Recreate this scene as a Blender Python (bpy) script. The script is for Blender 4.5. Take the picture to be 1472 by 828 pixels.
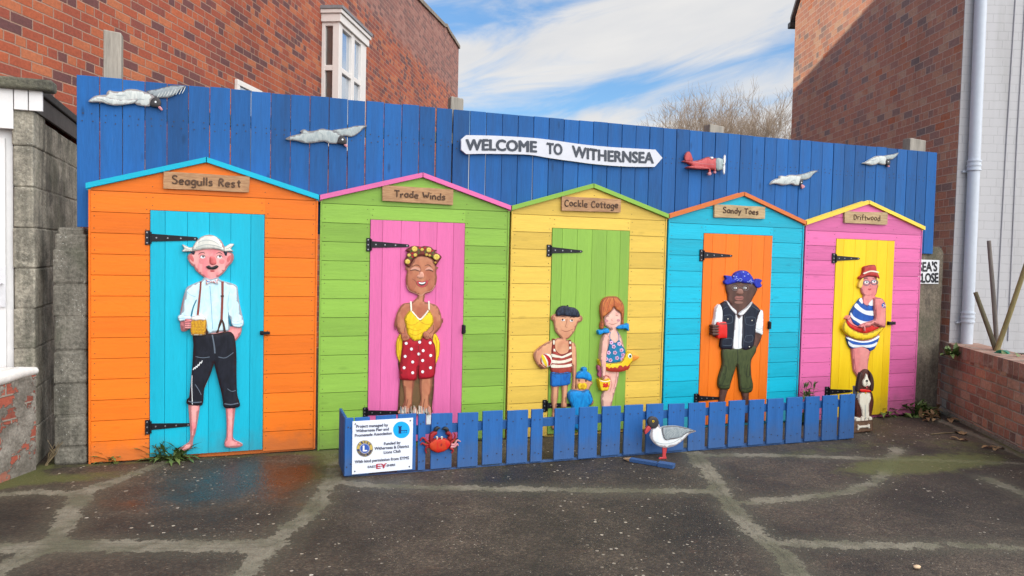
import bpy, bmesh, math, random
import numpy as np
from mathutils import Vector, Matrix, geometry
random.seed(7)
S = bpy.context.scene
for o in list(bpy.data.objects): bpy.data.objects.remove(o)
COL = S.collection
rad = math.radians

# ---------------------------------------------------------------- camera
F = 1050.0; CX, CY = 736.0, 414.0            # focal length in pixels of a 1472 px wide frame
CAM = Vector((1.0475, -6.1059, 1.6)); YAW, PITCH, ROLL = 0.3575, -0.0409, 0.0228
fw = Vector((math.sin(YAW)*math.cos(PITCH), math.cos(YAW)*math.cos(PITCH), math.sin(PITCH)))
r0 = Vector((math.cos(YAW), -math.sin(YAW), 0)); u0 = r0.cross(fw)
rt = r0*math.cos(ROLL) + u0*math.sin(ROLL); up = -r0*math.sin(ROLL) + u0*math.cos(ROLL)
f0 = Vector((math.sin(YAW), math.cos(YAW), 0))
cd = bpy.data.cameras.new("camera"); co = bpy.data.objects.new("camera", cd); COL.objects.link(co)
cd.sensor_width = 36; cd.lens = F/1472*36; cd.clip_end = 3000; cd.clip_start = 0.05
co.matrix_world = Matrix(((rt.x, up.x, -fw.x, CAM.x), (rt.y, up.y, -fw.y, CAM.y), (rt.z, up.z, -fw.z, CAM.z), (0, 0, 0, 1)))
S.camera = co

# ---------------------------------------------------------------- sky and sun
SUN_EL = rad(23); SUN_FROM = -r0*0.98 + f0*0.20          # low winter sun from the left
SUN_FROM.normalize()
W = bpy.data.worlds.new("World"); S.world = W; W.use_nodes = True
wn = W.node_tree.nodes; wl = W.node_tree.links; wn.clear()
def wnode(t, **k):
    n = wn.new(t)
    for a, b in k.items(): setattr(n, a, b)
    return n
def wmath(op, a, b=None, c=None):
    n = wn.new('ShaderNodeMath'); n.operation = op
    for i, v in enumerate((a, b, c)):
        if v is None: continue
        if isinstance(v, (int, float)): n.inputs[i].default_value = v
        else: wl.new(v, n.inputs[i])
    return n.outputs[0]
sky = wnode('ShaderNodeTexSky', sky_type='NISHITA', sun_disc=False)
sky.sun_elevation = SUN_EL; sky.sun_rotation = math.atan2(SUN_FROM.x, SUN_FROM.y)
sky.air_density = 1.0; sky.dust_density = 0.6; sky.ozone_density = 1.5
tc = wnode('ShaderNodeTexCoord')
def wdot(vec, off=0.0):
    n = wnode('ShaderNodeVectorMath', operation='DOT_PRODUCT'); wl.new(tc.outputs['Generated'], n.inputs[0]); n.inputs[1].default_value = vec
    return n.outputs['Value']
# cloud bands: a = heading across the view, e = climb above the horizon, s = height across the raking bands
sx_ = wnode('ShaderNodeSeparateXYZ'); wl.new(tc.outputs['Generated'], sx_.inputs[0])
hl = wmath('SQRT', wmath('ADD', wmath('MULTIPLY', sx_.outputs[0], sx_.outputs[0]), wmath('MULTIPLY', sx_.outputs[1], sx_.outputs[1])))
hl = wmath('MAXIMUM', hl, 0.05)
da = wmath('DIVIDE', wdot(tuple(r0)), hl); de = wmath('DIVIDE', sx_.outputs[2], hl)
ds = wmath('SUBTRACT', de, wmath('MULTIPLY', da, 0.24))
cmb = wnode('ShaderNodeCombineXYZ'); wl.new(wmath('MULTIPLY', da, 3.6), cmb.inputs[0]); wl.new(wmath('MULTIPLY', ds, 13.0), cmb.inputs[1]); wl.new(wdot(tuple(f0)), cmb.inputs[2])
off = wnode('ShaderNodeVectorMath', operation='ADD'); wl.new(cmb.outputs[0], off.inputs[0]); off.inputs[1].default_value = (3.1, 7.4, 1.0)
nz = wnode('ShaderNodeTexNoise', noise_dimensions='3D'); nz.inputs['Scale'].default_value = 1.15; nz.inputs['Detail'].default_value = 10
nz.inputs['Roughness'].default_value = 0.58; nz.inputs['Distortion'].default_value = 0.7; wl.new(off.outputs[0], nz.inputs['Vector'])
bi = wnode('ShaderNodeValToRGB'); ce = bi.color_ramp.elements
for _ in range(6): ce.new(0.5)
for e_, (p_, v_) in zip(ce, ((0.0, 0.78), (0.13, 0.74), (0.162, 0.60), (0.192, 0.38), (0.228, 0.74), (0.285, 0.84), (0.330, 0.50), (0.45, 0.48))): e_.position = p_; e_.color = (v_, v_, v_, 1)
wl.new(ds, bi.inputs[0])
cv_ = wmath('ADD', wmath('MULTIPLY', nz.outputs['Fac'], 1.25), bi.outputs[0])
cr = wnode('ShaderNodeMapRange', interpolation_type='SMOOTHSTEP'); wl.new(cv_, cr.inputs['Value']); cr.inputs['From Min'].default_value = 0.96; cr.inputs['From Max'].default_value = 1.38
# unseen bright cloud lobe added behind the photographer to light the fronts; broken cloud ahead
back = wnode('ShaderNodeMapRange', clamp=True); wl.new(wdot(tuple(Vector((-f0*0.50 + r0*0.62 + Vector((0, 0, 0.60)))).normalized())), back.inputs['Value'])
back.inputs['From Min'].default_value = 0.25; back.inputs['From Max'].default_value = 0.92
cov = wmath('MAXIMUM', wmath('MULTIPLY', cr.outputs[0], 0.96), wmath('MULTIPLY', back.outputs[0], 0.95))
nz2 = wnode('ShaderNodeTexNoise'); nz2.inputs['Scale'].default_value = 2.3; nz2.inputs['Detail'].default_value = 6; wl.new(off.outputs[0], nz2.inputs['Vector'])
cl = wnode('ShaderNodeMix', data_type='RGBA'); wl.new(nz2.outputs['Fac'], cl.inputs[0])
cl.inputs['A'].default_value = (0.75, 0.765, 0.80, 1); cl.inputs['B'].default_value = (1.0, 0.97, 0.925, 1)
hz = wnode('ShaderNodeMix', data_type='RGBA', blend_type='MULTIPLY'); hz.inputs[0].default_value = 1.0; wl.new(sky.outputs[0], hz.inputs['A']); hz.inputs['B'].default_value = (0.72, 0.98, 1.20, 1)
bgs = wnode('ShaderNodeBackground'); wl.new(hz.outputs['Result'], bgs.inputs[0]); bgs.inputs[1].default_value = 0.15
bgc = wnode('ShaderNodeBackground'); wl.new(cl.outputs['Result'], bgc.inputs[0])
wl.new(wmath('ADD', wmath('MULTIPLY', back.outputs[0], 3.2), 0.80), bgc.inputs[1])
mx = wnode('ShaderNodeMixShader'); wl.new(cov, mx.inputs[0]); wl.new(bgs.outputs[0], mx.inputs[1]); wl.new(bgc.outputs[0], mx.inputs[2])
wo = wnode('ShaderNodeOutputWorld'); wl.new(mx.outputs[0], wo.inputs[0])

sd = bpy.data.lights.new("sun", 'SUN'); sd.energy = 2.7; sd.angle = rad(0.5); sd.color = (1.0, 0.86, 0.68)
so = bpy.data.objects.new("sun", sd); COL.objects.link(so)
sdir = Vector((SUN_FROM.x*math.cos(SUN_EL), SUN_FROM.y*math.cos(SUN_EL), math.sin(SUN_EL)))
so.rotation_euler = sdir.to_track_quat('Z', 'Y').to_euler(); so.location = (-20, 0, 20)

S.view_settings.view_transform = 'Standard'; S.view_settings.look = 'None'
S.view_settings.gamma = 1; S.view_settings.use_curve_mapping = False
S.view_settings.exposure = 0.20
S.render.engine = 'CYCLES'

# ---------------------------------------------------------------- geometry helpers
def ray(px, py): return rt*((px-CX)/F) - up*((py-CY)/F) + fw
def GZ(x, y): return -0.010*x                                   # the yard falls a little to the right
def GR(px, py):
    d = ray(px, py); t = (-0.010*CAM.x - CAM.z)/(d.z + 0.010*d.x); return CAM + d*t
def CZ(px, py, z):                                              # point at horizontal depth z from the lens
    d = ray(px, py); return CAM + d*(z/d.dot(f0))
def LV(xr, z, h): return Vector((CAM.x, CAM.y, 0)) + r0*xr + f0*z + Vector((0, 0, h))
class Plane:
    def __init__(s, o, u):
        s.o = Vector(o); s.u = Vector((u[0], u[1], 0)).normalized(); s.n = Vector((s.u.y, -s.u.x, 0))
        if s.n.dot(CAM - s.o) < 0: s.n = -s.n
    def ab(s, px, py, t=0.0):
        d = ray(px, py); k = ((s.o + s.n*t - CAM).dot(s.n))/d.dot(s.n); P = CAM + d*k - s.o
        return (P.dot(s.u), P.z)
    def w(s, a, b, t=0.0): 
        P = s.o + s.u*a + s.n*t; return Vector((P.x, P.y, s.o.z + b))
    def pt(s, px, py, t=0.0): return s.w(*s.ab(px, py, t), t)
FAC = Plane((0, 0, 0), (1, 0))                                  # the huts' front
FEN = Plane((0, 0.08, 0), (1, 0))                               # the tall fence's front

class MB:
    def __init__(s): s.v = []; s.f = []; s.m = []; s.sm = []; s.uv = {}; s.rim = {}
    def add(s, vs, fs, m=0, smooth=False, uvs=None):
        b = len(s.v); s.v += [tuple(v) for v in vs]
        for i, f in enumerate(fs):
            s.f.append(tuple(b+k for k in f)); s.m.append(m); s.sm.append(smooth)
            if uvs: s.uv[len(s.f)-1] = uvs[i]
    def hexa(s, p, m=0):                                        # 8 corners: bottom 4 ring, top 4 ring
        s.add(p, [(3, 2, 1, 0), (4, 5, 6, 7), (0, 1, 5, 4), (1, 2, 6, 5), (2, 3, 7, 6), (3, 0, 4, 7)], m)
    def box(s, x0, x1, y0, y1, z0, z1, m=0):
        s.hexa([(x0, y0, z0), (x1, y0, z0), (x1, y1, z0), (x0, y1, z0), (x0, y0, z1), (x1, y0, z1), (x1, y1, z1), (x0, y1, z1)], m)
    def beam(s, a, b, side, w, t, m=0):                         # bar a->b, width w along side, thickness t across
        a = Vector(a); b = Vector(b); d = (b-a).normalized(); sd_ = Vector(side); sd_ = (sd_ - d*sd_.dot(d)).normalized(); n = d.cross(sd_)
        q = [sd_*(-w/2) + n*(-t/2), sd_*(w/2) + n*(-t/2), sd_*(w/2) + n*(t/2), sd_*(-w/2) + n*(t/2)]
        s.hexa([a+k for k in q] + [b+k for k in q], m)
    def pbox(s, pl, a0, a1, b0, b1, t0, t1, m=0):               # box on a Plane
        s.hexa([pl.w(a0, b0, t0), pl.w(a1, b0, t0), pl.w(a1, b0, t1), pl.w(a0, b0, t1), pl.w(a0, b1, t0), pl.w(a1, b1, t0), pl.w(a1, b1, t1), pl.w(a0, b1, t1)], m)
    def prism(s, pl, poly, t0, t1, m=0):
        n = len(poly); s.add([pl.w(a, b, t0) for a, b in poly] + [pl.w(a, b, t1) for a, b in poly],
              [tuple(range(n)), tuple(range(2*n-1, n-1, -1))] + [(i, (i+1) % n, n+(i+1) % n, n+i) for i in range(n)], m)
    def tube(s, path, r, n=8, m=0, smooth=True, cap=True):
        P = [Vector(p) for p in path]; R = r if isinstance(r, (list, tuple)) else [r]*len(P); vs = []; fs = []
        ref = Vector((0.31, 0.22, 0.92)).normalized()
        for i, p in enumerate(P):
            d = (P[min(i+1, len(P)-1)] - P[max(i-1, 0)]).normalized()
            x = d.cross(ref)
            if x.length < 1e-3: x = d.cross(Vector((1, 0, 0)))
            x.normalize(); y = d.cross(x)
            vs += [p + (x*math.cos(2*math.pi*k/n) + y*math.sin(2*math.pi*k/n))*R[i] for k in range(n)]
        for i in range(len(P)-1):
            for k in range(n): fs.append((i*n+k, i*n+(k+1) % n, (i+1)*n+(k+1) % n, (i+1)*n+k))
        s.add(vs, fs, m, smooth)
        if cap: s.add(vs[:n], [tuple(range(n))], m); s.add(vs[-n:], [tuple(range(n))], m)
    def disc(s, pl, a, b, t0, t1, r, m=0, n=10):
        s.prism(pl, [(a+r*math.cos(2*math.pi*k/n), b+r*math.sin(2*math.pi*k/n)) for k in range(n)], t0, t1, m)
    def build(s, name, mats, parent=None, bevel=0, seg=2):
        me = bpy.data.meshes.new(name); L = parent_loc(parent)
        me.from_pydata([(v[0]-L.x, v[1]-L.y, v[2]-L.z) for v in s.v], [], s.f)
        mats = mats if isinstance(mats, (list, tuple)) else [mats]
        for m in mats: me.materials.append(m)
        me.polygons.foreach_set('material_index', s.m); me.polygons.foreach_set('use_smooth', s.sm)
        if s.uv:
            l = me.uv_layers.new(name='UVMap')
            for i, uv in s.uv.items():
                for k, li in enumerate(me.polygons[i].loop_indices): l.data[li].uv = uv[k]
        if s.rim:
            at = me.attributes.new('outline', 'FLOAT', 'POINT'); at.data.foreach_set('value', [s.rim.get(i, 0.0) for i in range(len(s.v))])
        me.update()
        o = bpy.data.objects.new(name, me); COL.objects.link(o)
        if parent: o.parent = parent
        if bevel:
            b = o.modifiers.new('bevel', 'BEVEL'); b.width = bevel; b.segments = seg; b.limit_method = 'ANGLE'; b.angle_limit = rad(40)
        return o
def parent_loc(p):
    L = Vector((0, 0, 0))
    while p: L += p.location; p = p.parent
    return L
def thing(name, label, cat, loc, group=None):
    o = bpy.data.objects.new(name, None); COL.objects.link(o); o.location = loc; o.empty_display_size = 0.1
    return tag(o, label, cat, group)
def tag(o, label, cat, group=None):
    o['label'] = label; o['category'] = cat
    if group: o['group'] = group
    return o
def struct(o, kind='structure'): o['kind'] = kind; return o

# ---------------------------------------------------------------- materials
class NT:
    def __init__(s, name):
        s.mat = bpy.data.materials.new(name); s.mat.use_nodes = True; s.t = s.mat.node_tree; s.n = s.t.nodes; s.l = s.t.links
        s.b = s.n['Principled BSDF']
    def node(s, t, **k):
        n = s.n.new(t)
        for a, b in k.items(): setattr(n, a, b)
        return n
    def put(s, sock, v):
        if hasattr(v, 'is_output'): s.l.new(v, sock)
        else: sock.default_value = v
    def math(s, op, a, b=None, c=None, clamp=False):
        n = s.node('ShaderNodeMath', operation=op, use_clamp=clamp)
        for i, v in enumerate((a, b, c)):
            if v is not None: s.put(n.inputs[i], v)
        return n.outputs[0]
    def vmul(s, vec, k):
        n = s.node('ShaderNodeVectorMath', operation='MULTIPLY'); s.put(n.inputs[0], vec); n.inputs[1].default_value = k; return n.outputs[0]
    def pos(s): return s.node('ShaderNodeNewGeometry').outputs['Position']
    def noise(s, vec, scale, detail=4, rough=0.55, dist=0.0):
        n = s.node('ShaderNodeTexNoise'); s.put(n.inputs['Vector'], vec); n.inputs['Scale'].default_value = scale
        n.inputs['Detail'].default_value = detail; n.inputs['Roughness'].default_value = rough; n.inputs['Distortion'].default_value = dist
        return n.outputs['Fac']
    def voro(s, vec, scale, out='Distance', feat='F1'):
        n = s.node('ShaderNodeTexVoronoi', feature=feat); s.put(n.inputs['Vector'], vec); n.inputs['Scale'].default_value = scale; return n.outputs[out]
    def ramp(s, fac, stops, interp='LINEAR'):
        n = s.node('ShaderNodeValToRGB'); cr = n.color_ramp; cr.interpolation = interp
        while len(cr.elements) < len(stops): cr.elements.new(0.5)
        for e, (p, c) in zip(cr.elements, stops):
            e.position = p; e.color = (c, c, c, 1) if isinstance(c, (int, float)) else (*c, 1)
        s.put(n.inputs[0], fac); return n.outputs[0]
    def mix(s, fac, a, b, mode='MIX'):
        n = s.node('ShaderNodeMix', data_type='RGBA', blend_type=mode)
        s.put(n.inputs[0], fac)
        for k, v in (('A', a), ('B', b)):
            sock = [i for i in n.inputs if i.name == k and i.type == 'RGBA'][0]
            if isinstance(v, tuple) and len(v) == 3: v = (*v, 1)
            s.put(sock, v)
        return [o for o in n.outputs if o.type == 'RGBA'][0]
    def step(s, v, a, b): 
        n = s.node('ShaderNodeMapRange', interpolation_type='SMOOTHSTEP'); s.put(n.inputs['Value'], v)
        s.put(n.inputs['From Min'], a); s.put(n.inputs['From Max'], b); return n.outputs[0]
    def col(s, c): s.put(s.b.inputs['Base Color'], (*c, 1) if isinstance(c, tuple) else c)
    def rough(s, r): s.put(s.b.inputs['Roughness'], r)
    def bump(s, h, st=0.3, d=0.01):
        n = s.node('ShaderNodeBump'); n.inputs['Strength'].default_value = st; n.inputs['Distance'].default_value = d
        s.put(n.inputs['Height'], h); s.l.new(n.outputs[0], s.b.inputs['Normal'])
    def island(s): return s.node('ShaderNodeNewGeometry').outputs['Random Per Island']
def lin(h):                                                     # '#rrggbb' to linear
    return tuple((c/12.92 if c <= 0.04045 else ((c+0.055)/1.055)**2.4) for c in (int(h[i:i+2], 16)/255 for i in (1, 3, 5)))
def sc(c, k): return tuple(min(x*k, 0.9) for x in c)
_mats = {}
def plain(name, c, rough=0.45, metal=0.0, var=0.12, scale=18.0, bump=0.15):
    if name in _mats: return _mats[name]
    m = NT(name); n = m.noise(m.pos(), scale, 5); n2 = m.noise(m.pos(), scale*6, 3)
    f = m.math('ADD', m.math('MULTIPLY', n, 0.7), m.math('MULTIPLY', n2, 0.3))
    m.col(m.mix(m.ramp(f, [(0.3, 0.0), (0.7, 1.0)]), sc(c, 1-var), sc(c, 1+var))); m.rough(rough); m.b.inputs['Specular IOR Level'].default_value = 0.35; m.b.inputs['Metallic'].default_value = metal
    if bump: m.bump(n2, bump, 0.002)
    _mats[name] = m.mat; return m.mat
def painted_wood(name, c, grain, rough=0.55, var=0.10, knots=0.35, worn=0.0, dirt=0.0):
    """brushed paint over softwood: grain axis 'x' or 'z', knots ghosting through, board to board change"""
    m = NT(name); P = m.pos(); isl = m.island()
    sh = m.node('ShaderNodeCombineXYZ'); m.put(sh.inputs[1], m.math('MULTIPLY', isl, 37.0)); m.put(sh.inputs[0 if grain == 'x' else 2], m.math('MULTIPLY', isl, 9.0))
    ad = m.node('ShaderNodeVectorMath', operation='ADD'); m.put(ad.inputs[0], P); m.put(ad.inputs[1], sh.outputs[0]); V = ad.outputs[0]
    k = (1.2, 12, 14) if grain == 'x' else (14, 12, 1.2)
    g = m.noise(m.vmul(V, k), 5.0, 6, 0.6, 0.6); g2 = m.noise(m.vmul(V, tuple(q*0.35 for q in k)), 3.0, 3)
    kn = m.voro(m.vmul(V, (2.2, 0.1, 6.5) if grain == 'x' else (6.5, 0.1, 2.2)), 1.0)
    kn = m.step(kn, 0.13, 0.03)
    f = m.math('ADD', m.math('MULTIPLY', m.math('SUBTRACT', g, 0.5), 0.8), m.math('MULTIPLY', m.math('SUBTRACT', g2, 0.5), 0.9))
    f = m.math('ADD', f, m.math('MULTIPLY', m.math('SUBTRACT', isl, 0.5), 0.80))
    cc = m.mix(m.math('ADD', f, 0.5, clamp=True), sc(c, 1-var*2.4), sc(c, 1+var*1.2))
    fine = m.noise(m.vmul(V, (4, 40, 60) if grain == 'x' else (60, 40, 4)), 4.0, 5, 0.7); cc = m.mix(m.math('MULTIPLY', m.step(fine, 0.52, 0.72), 0.30), cc, sc(c, 0.55))
    cc = m.mix(m.math('MULTIPLY', kn, knots), cc, sc(c, 0.35))
    if worn:
        w = m.step(m.noise(m.vmul(V, k), 3.0, 8, 0.75), 0.66, 0.74); cc = m.mix(m.math('MULTIPLY', w, worn), cc, (0.42, 0.40, 0.36))
    if dirt:
        sx = m.node('ShaderNodeSeparateXYZ'); m.put(sx.inputs[0], P)
        dd = m.math('ADD', sx.outputs[2], m.math('MULTIPLY', m.noise(P, 9.0, 6), -0.35)); cc = m.mix(m.math('MULTIPLY', m.step(dd, 0.06, -0.16), dirt), cc, (0.10, 0.09, 0.06))
    m.col(cc); m.put(m.b.inputs['Roughness'], m.math('ADD', m.math('MULTIPLY', g2, 0.25), rough-0.12)); m.bump(m.math('ADD', g, m.math('MULTIPLY', fine, 0.6)), 0.5, 0.0025); m.b.inputs['Specular IOR Level'].default_value = 0.3
    return m.mat
def brick(name, L, H, J, stops, mortar, bump=0.6, painted=None, region=None, aged=0.0, render=None):
    """running bond from the wall's own metres (UV): one random tint per brick, rough mortar"""
    m = NT(name); uv = m.node('ShaderNodeUVMap').outputs[0]
    wob = m.node('ShaderNodeTexNoise'); m.put(wob.inputs['Vector'], uv); wob.inputs['Scale'].default_value = 7; wob.inputs['Detail'].default_value = 3
    w1 = m.node('ShaderNodeVectorMath', operation='MULTIPLY_ADD'); m.put(w1.inputs[0], wob.outputs['Color']); w1.inputs[1].default_value = (0.012, 0.010, 0); m.put(w1.inputs[2], uv)
    sx = m.node('ShaderNodeSeparateXYZ'); m.put(sx.inputs[0], w1.outputs[0]); u, v = sx.outputs[0], sx.outputs[1]
    vr = m.math('DIVIDE', v, H); row = m.math('FLOOR', vr)
    wr = m.node('ShaderNodeTexWhiteNoise', noise_dimensions='1D'); m.put(wr.inputs['W'], row)
    hd = m.math('GREATER_THAN', m.math('MODULO', m.math('ADD', row, 400.0), 6.0), 4.5)      # every sixth course is headers
    LL = m.math('SUBTRACT', L, m.math('MULTIPLY', hd, L*0.5))
    uo = m.math('ADD', m.math('DIVIDE', u, LL), m.math('ADD', m.math('MULTIPLY', m.math('MODULO', m.math('ADD', row, 400.0), 2.0), 0.5), m.math('MULTIPLY', wr.outputs[0], 0.16)))
    ci = m.math('FLOOR', uo); fu = m.math('FRACT', uo); fv = m.math('FRACT', vr)
    cc = m.node('ShaderNodeCombineXYZ'); m.put(cc.inputs[0], ci); m.put(cc.inputs[1], row)
    wn_ = m.node('ShaderNodeTexWhiteNoise', noise_dimensions='2D'); m.put(wn_.inputs['Vector'], cc.outputs[0])
    du = m.math('MULTIPLY', m.math('MINIMUM', fu, m.math('SUBTRACT', 1.0, fu)), LL); dv = m.math('MULTIPLY', m.math('MINIMUM', fv, m.math('SUBTRACT', 1.0, fv)), H)
    d = m.math('MINIMUM', du, dv); d = m.math('ADD', d, m.math('MULTIPLY', m.math('SUBTRACT', m.noise(uv, 60, 4), 0.5), J*0.9))
    mask = m.step(d, J*0.30, J*0.75)
    fac = m.math('ADD', wn_.outputs[0], m.math('MULTIPLY', m.math('SUBTRACT', m.noise(uv, 0.9, 4), 0.5), 0.5), clamp=True)
    base = m.ramp(fac, stops)
    n1 = m.noise(uv, 38, 6, 0.65); base = m.mix(0.55, base, m.ramp(n1, [(0.25, 0.45), (0.75, 1.35)]), 'MULTIPLY')
    big = m.noise(uv, 0.55, 5); base = m.mix(0.35, base, m.ramp(big, [(0.3, 0.6), (0.7, 1.2)]), 'MULTIPLY')
    if region:                                                  # a band of older, purple bricks above a raking line v > a + b*u
        rg = m.math('SUBTRACT', v, m.math('ADD', m.math('MULTIPLY', u, region[1]), region[0]))
        rg = m.step(m.math('ADD', rg, m.math('MULTIPLY', m.noise(uv, 2.0, 3), 0.7)), 0.2, 0.6)
        alt = m.mix(0.6, m.ramp(fac, region[2]), m.ramp(n1, [(0.25, 0.6), (0.75, 1.3)]), 'MULTIPLY'); base = m.mix(rg, base, alt)
    if painted:
        base = m.mix(m.step(m.noise(uv, 26, 8, 0.7), 0.66, 0.74), painted, base); mort = sc(painted, 0.90)
    else: mort = mortar
    mm = m.mix(m.noise(uv, 20, 4), sc(mort, 0.8), sc(mort, 1.15)); m.col(m.mix(mask, mm, base)); m.rough(0.6 if painted else 0.88)
    if not painted:
        sk = m.noise(m.vmul(uv, (1.6, 0.22, 1)), 1.5, 5); fin = m.mix(m.step(sk, 0.50, 0.72), (1, 1, 1), (0.78, 0.76, 0.75))
        src = m.b.inputs['Base Color'].links[0].from_socket; m.col(m.mix(0.7, src, fin, 'MULTIPLY'))
    else:
        sk = m.noise(m.vmul(uv, (3.0, 0.25, 1)), 1.5, 5); src = m.b.inputs['Base Color'].links[0].from_socket; m.col(m.mix(0.8, src, m.mix(m.step(sk, 0.45, 0.75), (1, 1, 1), (0.80, 0.79, 0.77)), 'MULTIPLY'))
    if aged:                                                    # bloom of salts and mortar smears, green at the foot
        src = m.b.inputs['Base Color'].links[0].from_socket; k = m.math('MULTIPLY', m.step(m.noise(uv, 9, 8, 0.75), 0.50, 0.68), aged); src = m.mix(k, src, (0.42, 0.36, 0.30))
        k = m.math('MULTIPLY', m.step(m.noise(uv, 2.2, 6, 0.7), 0.48, 0.72), aged); m.col(m.mix(k, src, (0.13, 0.105, 0.075)))
    if render:                                                  # old render that has fallen away in patches
        src = m.b.inputs['Base Color'].links[0].from_socket; k = m.step(m.math('ADD', m.noise(uv, 5.5, 6, 0.6), m.math('MULTIPLY', m.math('SUBTRACT', m.noise(uv, 30, 4), 0.5), 0.12)), 0.555, 0.52)
        rd = m.mix(m.step(m.noise(uv, 3.5, 7, 0.7), 0.40, 0.62), render[0], render[1]); rd = m.mix(0.8, rd, m.ramp(m.noise(uv, 50, 5, 0.7), [(0.3, 0.5), (0.7, 1.4)]), 'MULTIPLY'); m.col(m.mix(k, src, rd)); mask = m.math('MAXIMUM', m.math('MULTIPLY', mask, 0.7), m.math('MULTIPLY', k, 1.6))
    hh = m.math('ADD', m.math('MULTIPLY', mask, 1.0), m.math('ADD', m.math('MULTIPLY', n1, 0.35), m.math('MULTIPLY', wn_.outputs[0], 0.35))); m.bump(hh, bump, 0.008)
    return m.mat
def concrete(name, c, c2, specks=0.0, streak=0.5, block=None):
    m = NT(name); P = m.pos(); n = m.noise(P, 4.0, 8, 0.65); n2 = m.noise(P, 45, 6, 0.7); st = m.noise(m.vmul(P, (9, 9, 0.7)), 1.6, 5)
    base = m.mix(m.step(m.math('ADD', m.math('MULTIPLY', n, 1-streak), m.math('MULTIPLY', st, streak)), 0.38, 0.62), c, c2)
    base = m.mix(0.85, base, m.ramp(n2, [(0.3, 0.4), (0.7, 1.5)]), 'MULTIPLY')
    lt = m.math('MULTIPLY', m.step(m.noise(P, 6.5, 7, 0.7), 0.56, 0.70), 0.6); base = m.mix(lt, base, sc(c, 1.5))
    if specks:
        sp = m.math('MULTIPLY', m.step(m.noise(P, 70, 5, 0.7), 0.60, 0.66), m.step(m.noise(P, 3.1, 4), 0.42, 0.62)); base = m.mix(m.math('MULTIPLY', sp, specks), base, (0.62, 0.62, 0.56))
        ms = m.math('MULTIPLY', m.step(m.noise(P, 2.3, 5), 0.5, 0.7), 0.55); base = m.mix(ms, base, (0.055, 0.065, 0.035))
    m.col(base); m.rough(0.9); m.bump(m.math('ADD', n2, m.math('MULTIPLY', n, 1.5)), 0.8, 0.012); return m.mat

ORANGE, CYAN, GREEN, PINK, YELLOW = lin('#ec7414'), lin('#02b0cc'), lin('#86b045'), lin('#da6aa2'), lin('#deba50')
BLUE = lin('#1b5a9a')

def proj(P):
    d = Vector(P)-CAM; z = d.dot(fw); return (CX+F*d.dot(rt)/z, CY-F*d.dot(up)/z)

# ---------------------------------------------------------------- lettering outlines (built once, bent onto each sign later)
def text_mesh(s, bold=0.0):
    c = bpy.data.curves.new('lettering', 'FONT'); c.body = s; c.size = 1; c.offset = bold; c.resolution_u = 3; c.fill_mode = 'FRONT'
    o = bpy.data.objects.new('lettering', c); COL.objects.link(o); dg = bpy.context.evaluated_depsgraph_get()
    me = bpy.data.meshes.new_from_object(o.evaluated_get(dg)); vs = np.array([v.co[:2] for v in me.vertices]); fs = [tuple(p.vertices) for p in me.polygons]
    bpy.data.objects.remove(o); bpy.data.curves.remove(c); bpy.data.meshes.remove(me)
    vs[:, 0] = (vs[:, 0]-vs[:, 0].min())/(vs[:, 0].max()-vs[:, 0].min()); return vs, fs
WORDS = ["Project managed by", "Withernsea Pier and", "Promenade Association", "Funded by", "Withernsea & District", "Lions Club",
         "With kind permission from EYMS", "EAST", "EY", "SHIRE", "L", "WELCOME", "TO", "WITHERNSEA", "SEA'S", "CLOSE"] + list("LIONSINTERNATIONAL")
TXT = {w: text_mesh(w) for w in WORDS}
CAPH = 0.70
def put_text(mb, w, fx, m, t, pl, bold=0.0):
    """fx(u, v) -> pixel, v in cap heights"""
    vs, fs = TXT[w]; n = max(1, len(w)); k = bold/n
    for i, (du, dv) in enumerate(((0, 0), (k, 0), (-k, 0), (0, bold*0.55), (0, -bold*0.55), (k*.7, bold*.4), (-k*.7, -bold*.4), (k*.7, -bold*.4), (-k*.7, bold*.4))):
        P = [pl.pt(*fx(u+du, v/CAPH+dv), t+i*0.00025) for u, v in vs]; mb.add(P, fs, m)
        if not bold: break

# ================================================================= SETTING
# ---- ground: one sheet, fine near the camera, with the cement bands between the old slabs
BANDS = [  # half width in metres, pixels of the photo traced onto the ground
    (0.085, [(-120, 800), (0, 789), (60, 787), (160, 786), (260, 787), (370, 786), (392, 782)]),
    (0.058, [(470, 640), (480, 672), (473, 695), (448, 735), (408, 768), (384, 792), (345, 832), (300, 880)]),
    (0.045, [(-60, 716), (0, 711), (60, 707), (105, 711), (135, 700), (165, 691), (200, 678), (240, 662)]),
    (0.060, [(165, 692), (125, 706), (103, 733), (88, 762), (72, 786), (40, 800), (0, 822), (-40, 845)]),
    (0.050, [(480, 690), (520, 697), (600, 700), (735, 703), (900, 706), (1022, 706)]),
    (0.065, [(985, 640), (1008, 665), (1026, 692), (1052, 730), (1090, 768), (1128, 800), (1152, 832), (1180, 870)]),
    (0.050, [(1078, 722), (1150, 716), (1215, 708), (1258, 693), (1278, 672), (1290, 645)]),
    (0.050, [(1120, 780), (1240, 783), (1345, 784)]), (0.04, [(1368, 783), (1472, 788), (1560, 794)]),
    (0.045, [(1010, 655), (1090, 654), (1180, 657), (1300, 661), (1400, 664), (1500, 668)]),
    (0.055, [(1418, 688), (1448, 700), (1490, 718)]),
    (0.05, [(1345, 602), (1400, 626), (1490, 664)])]
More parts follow.
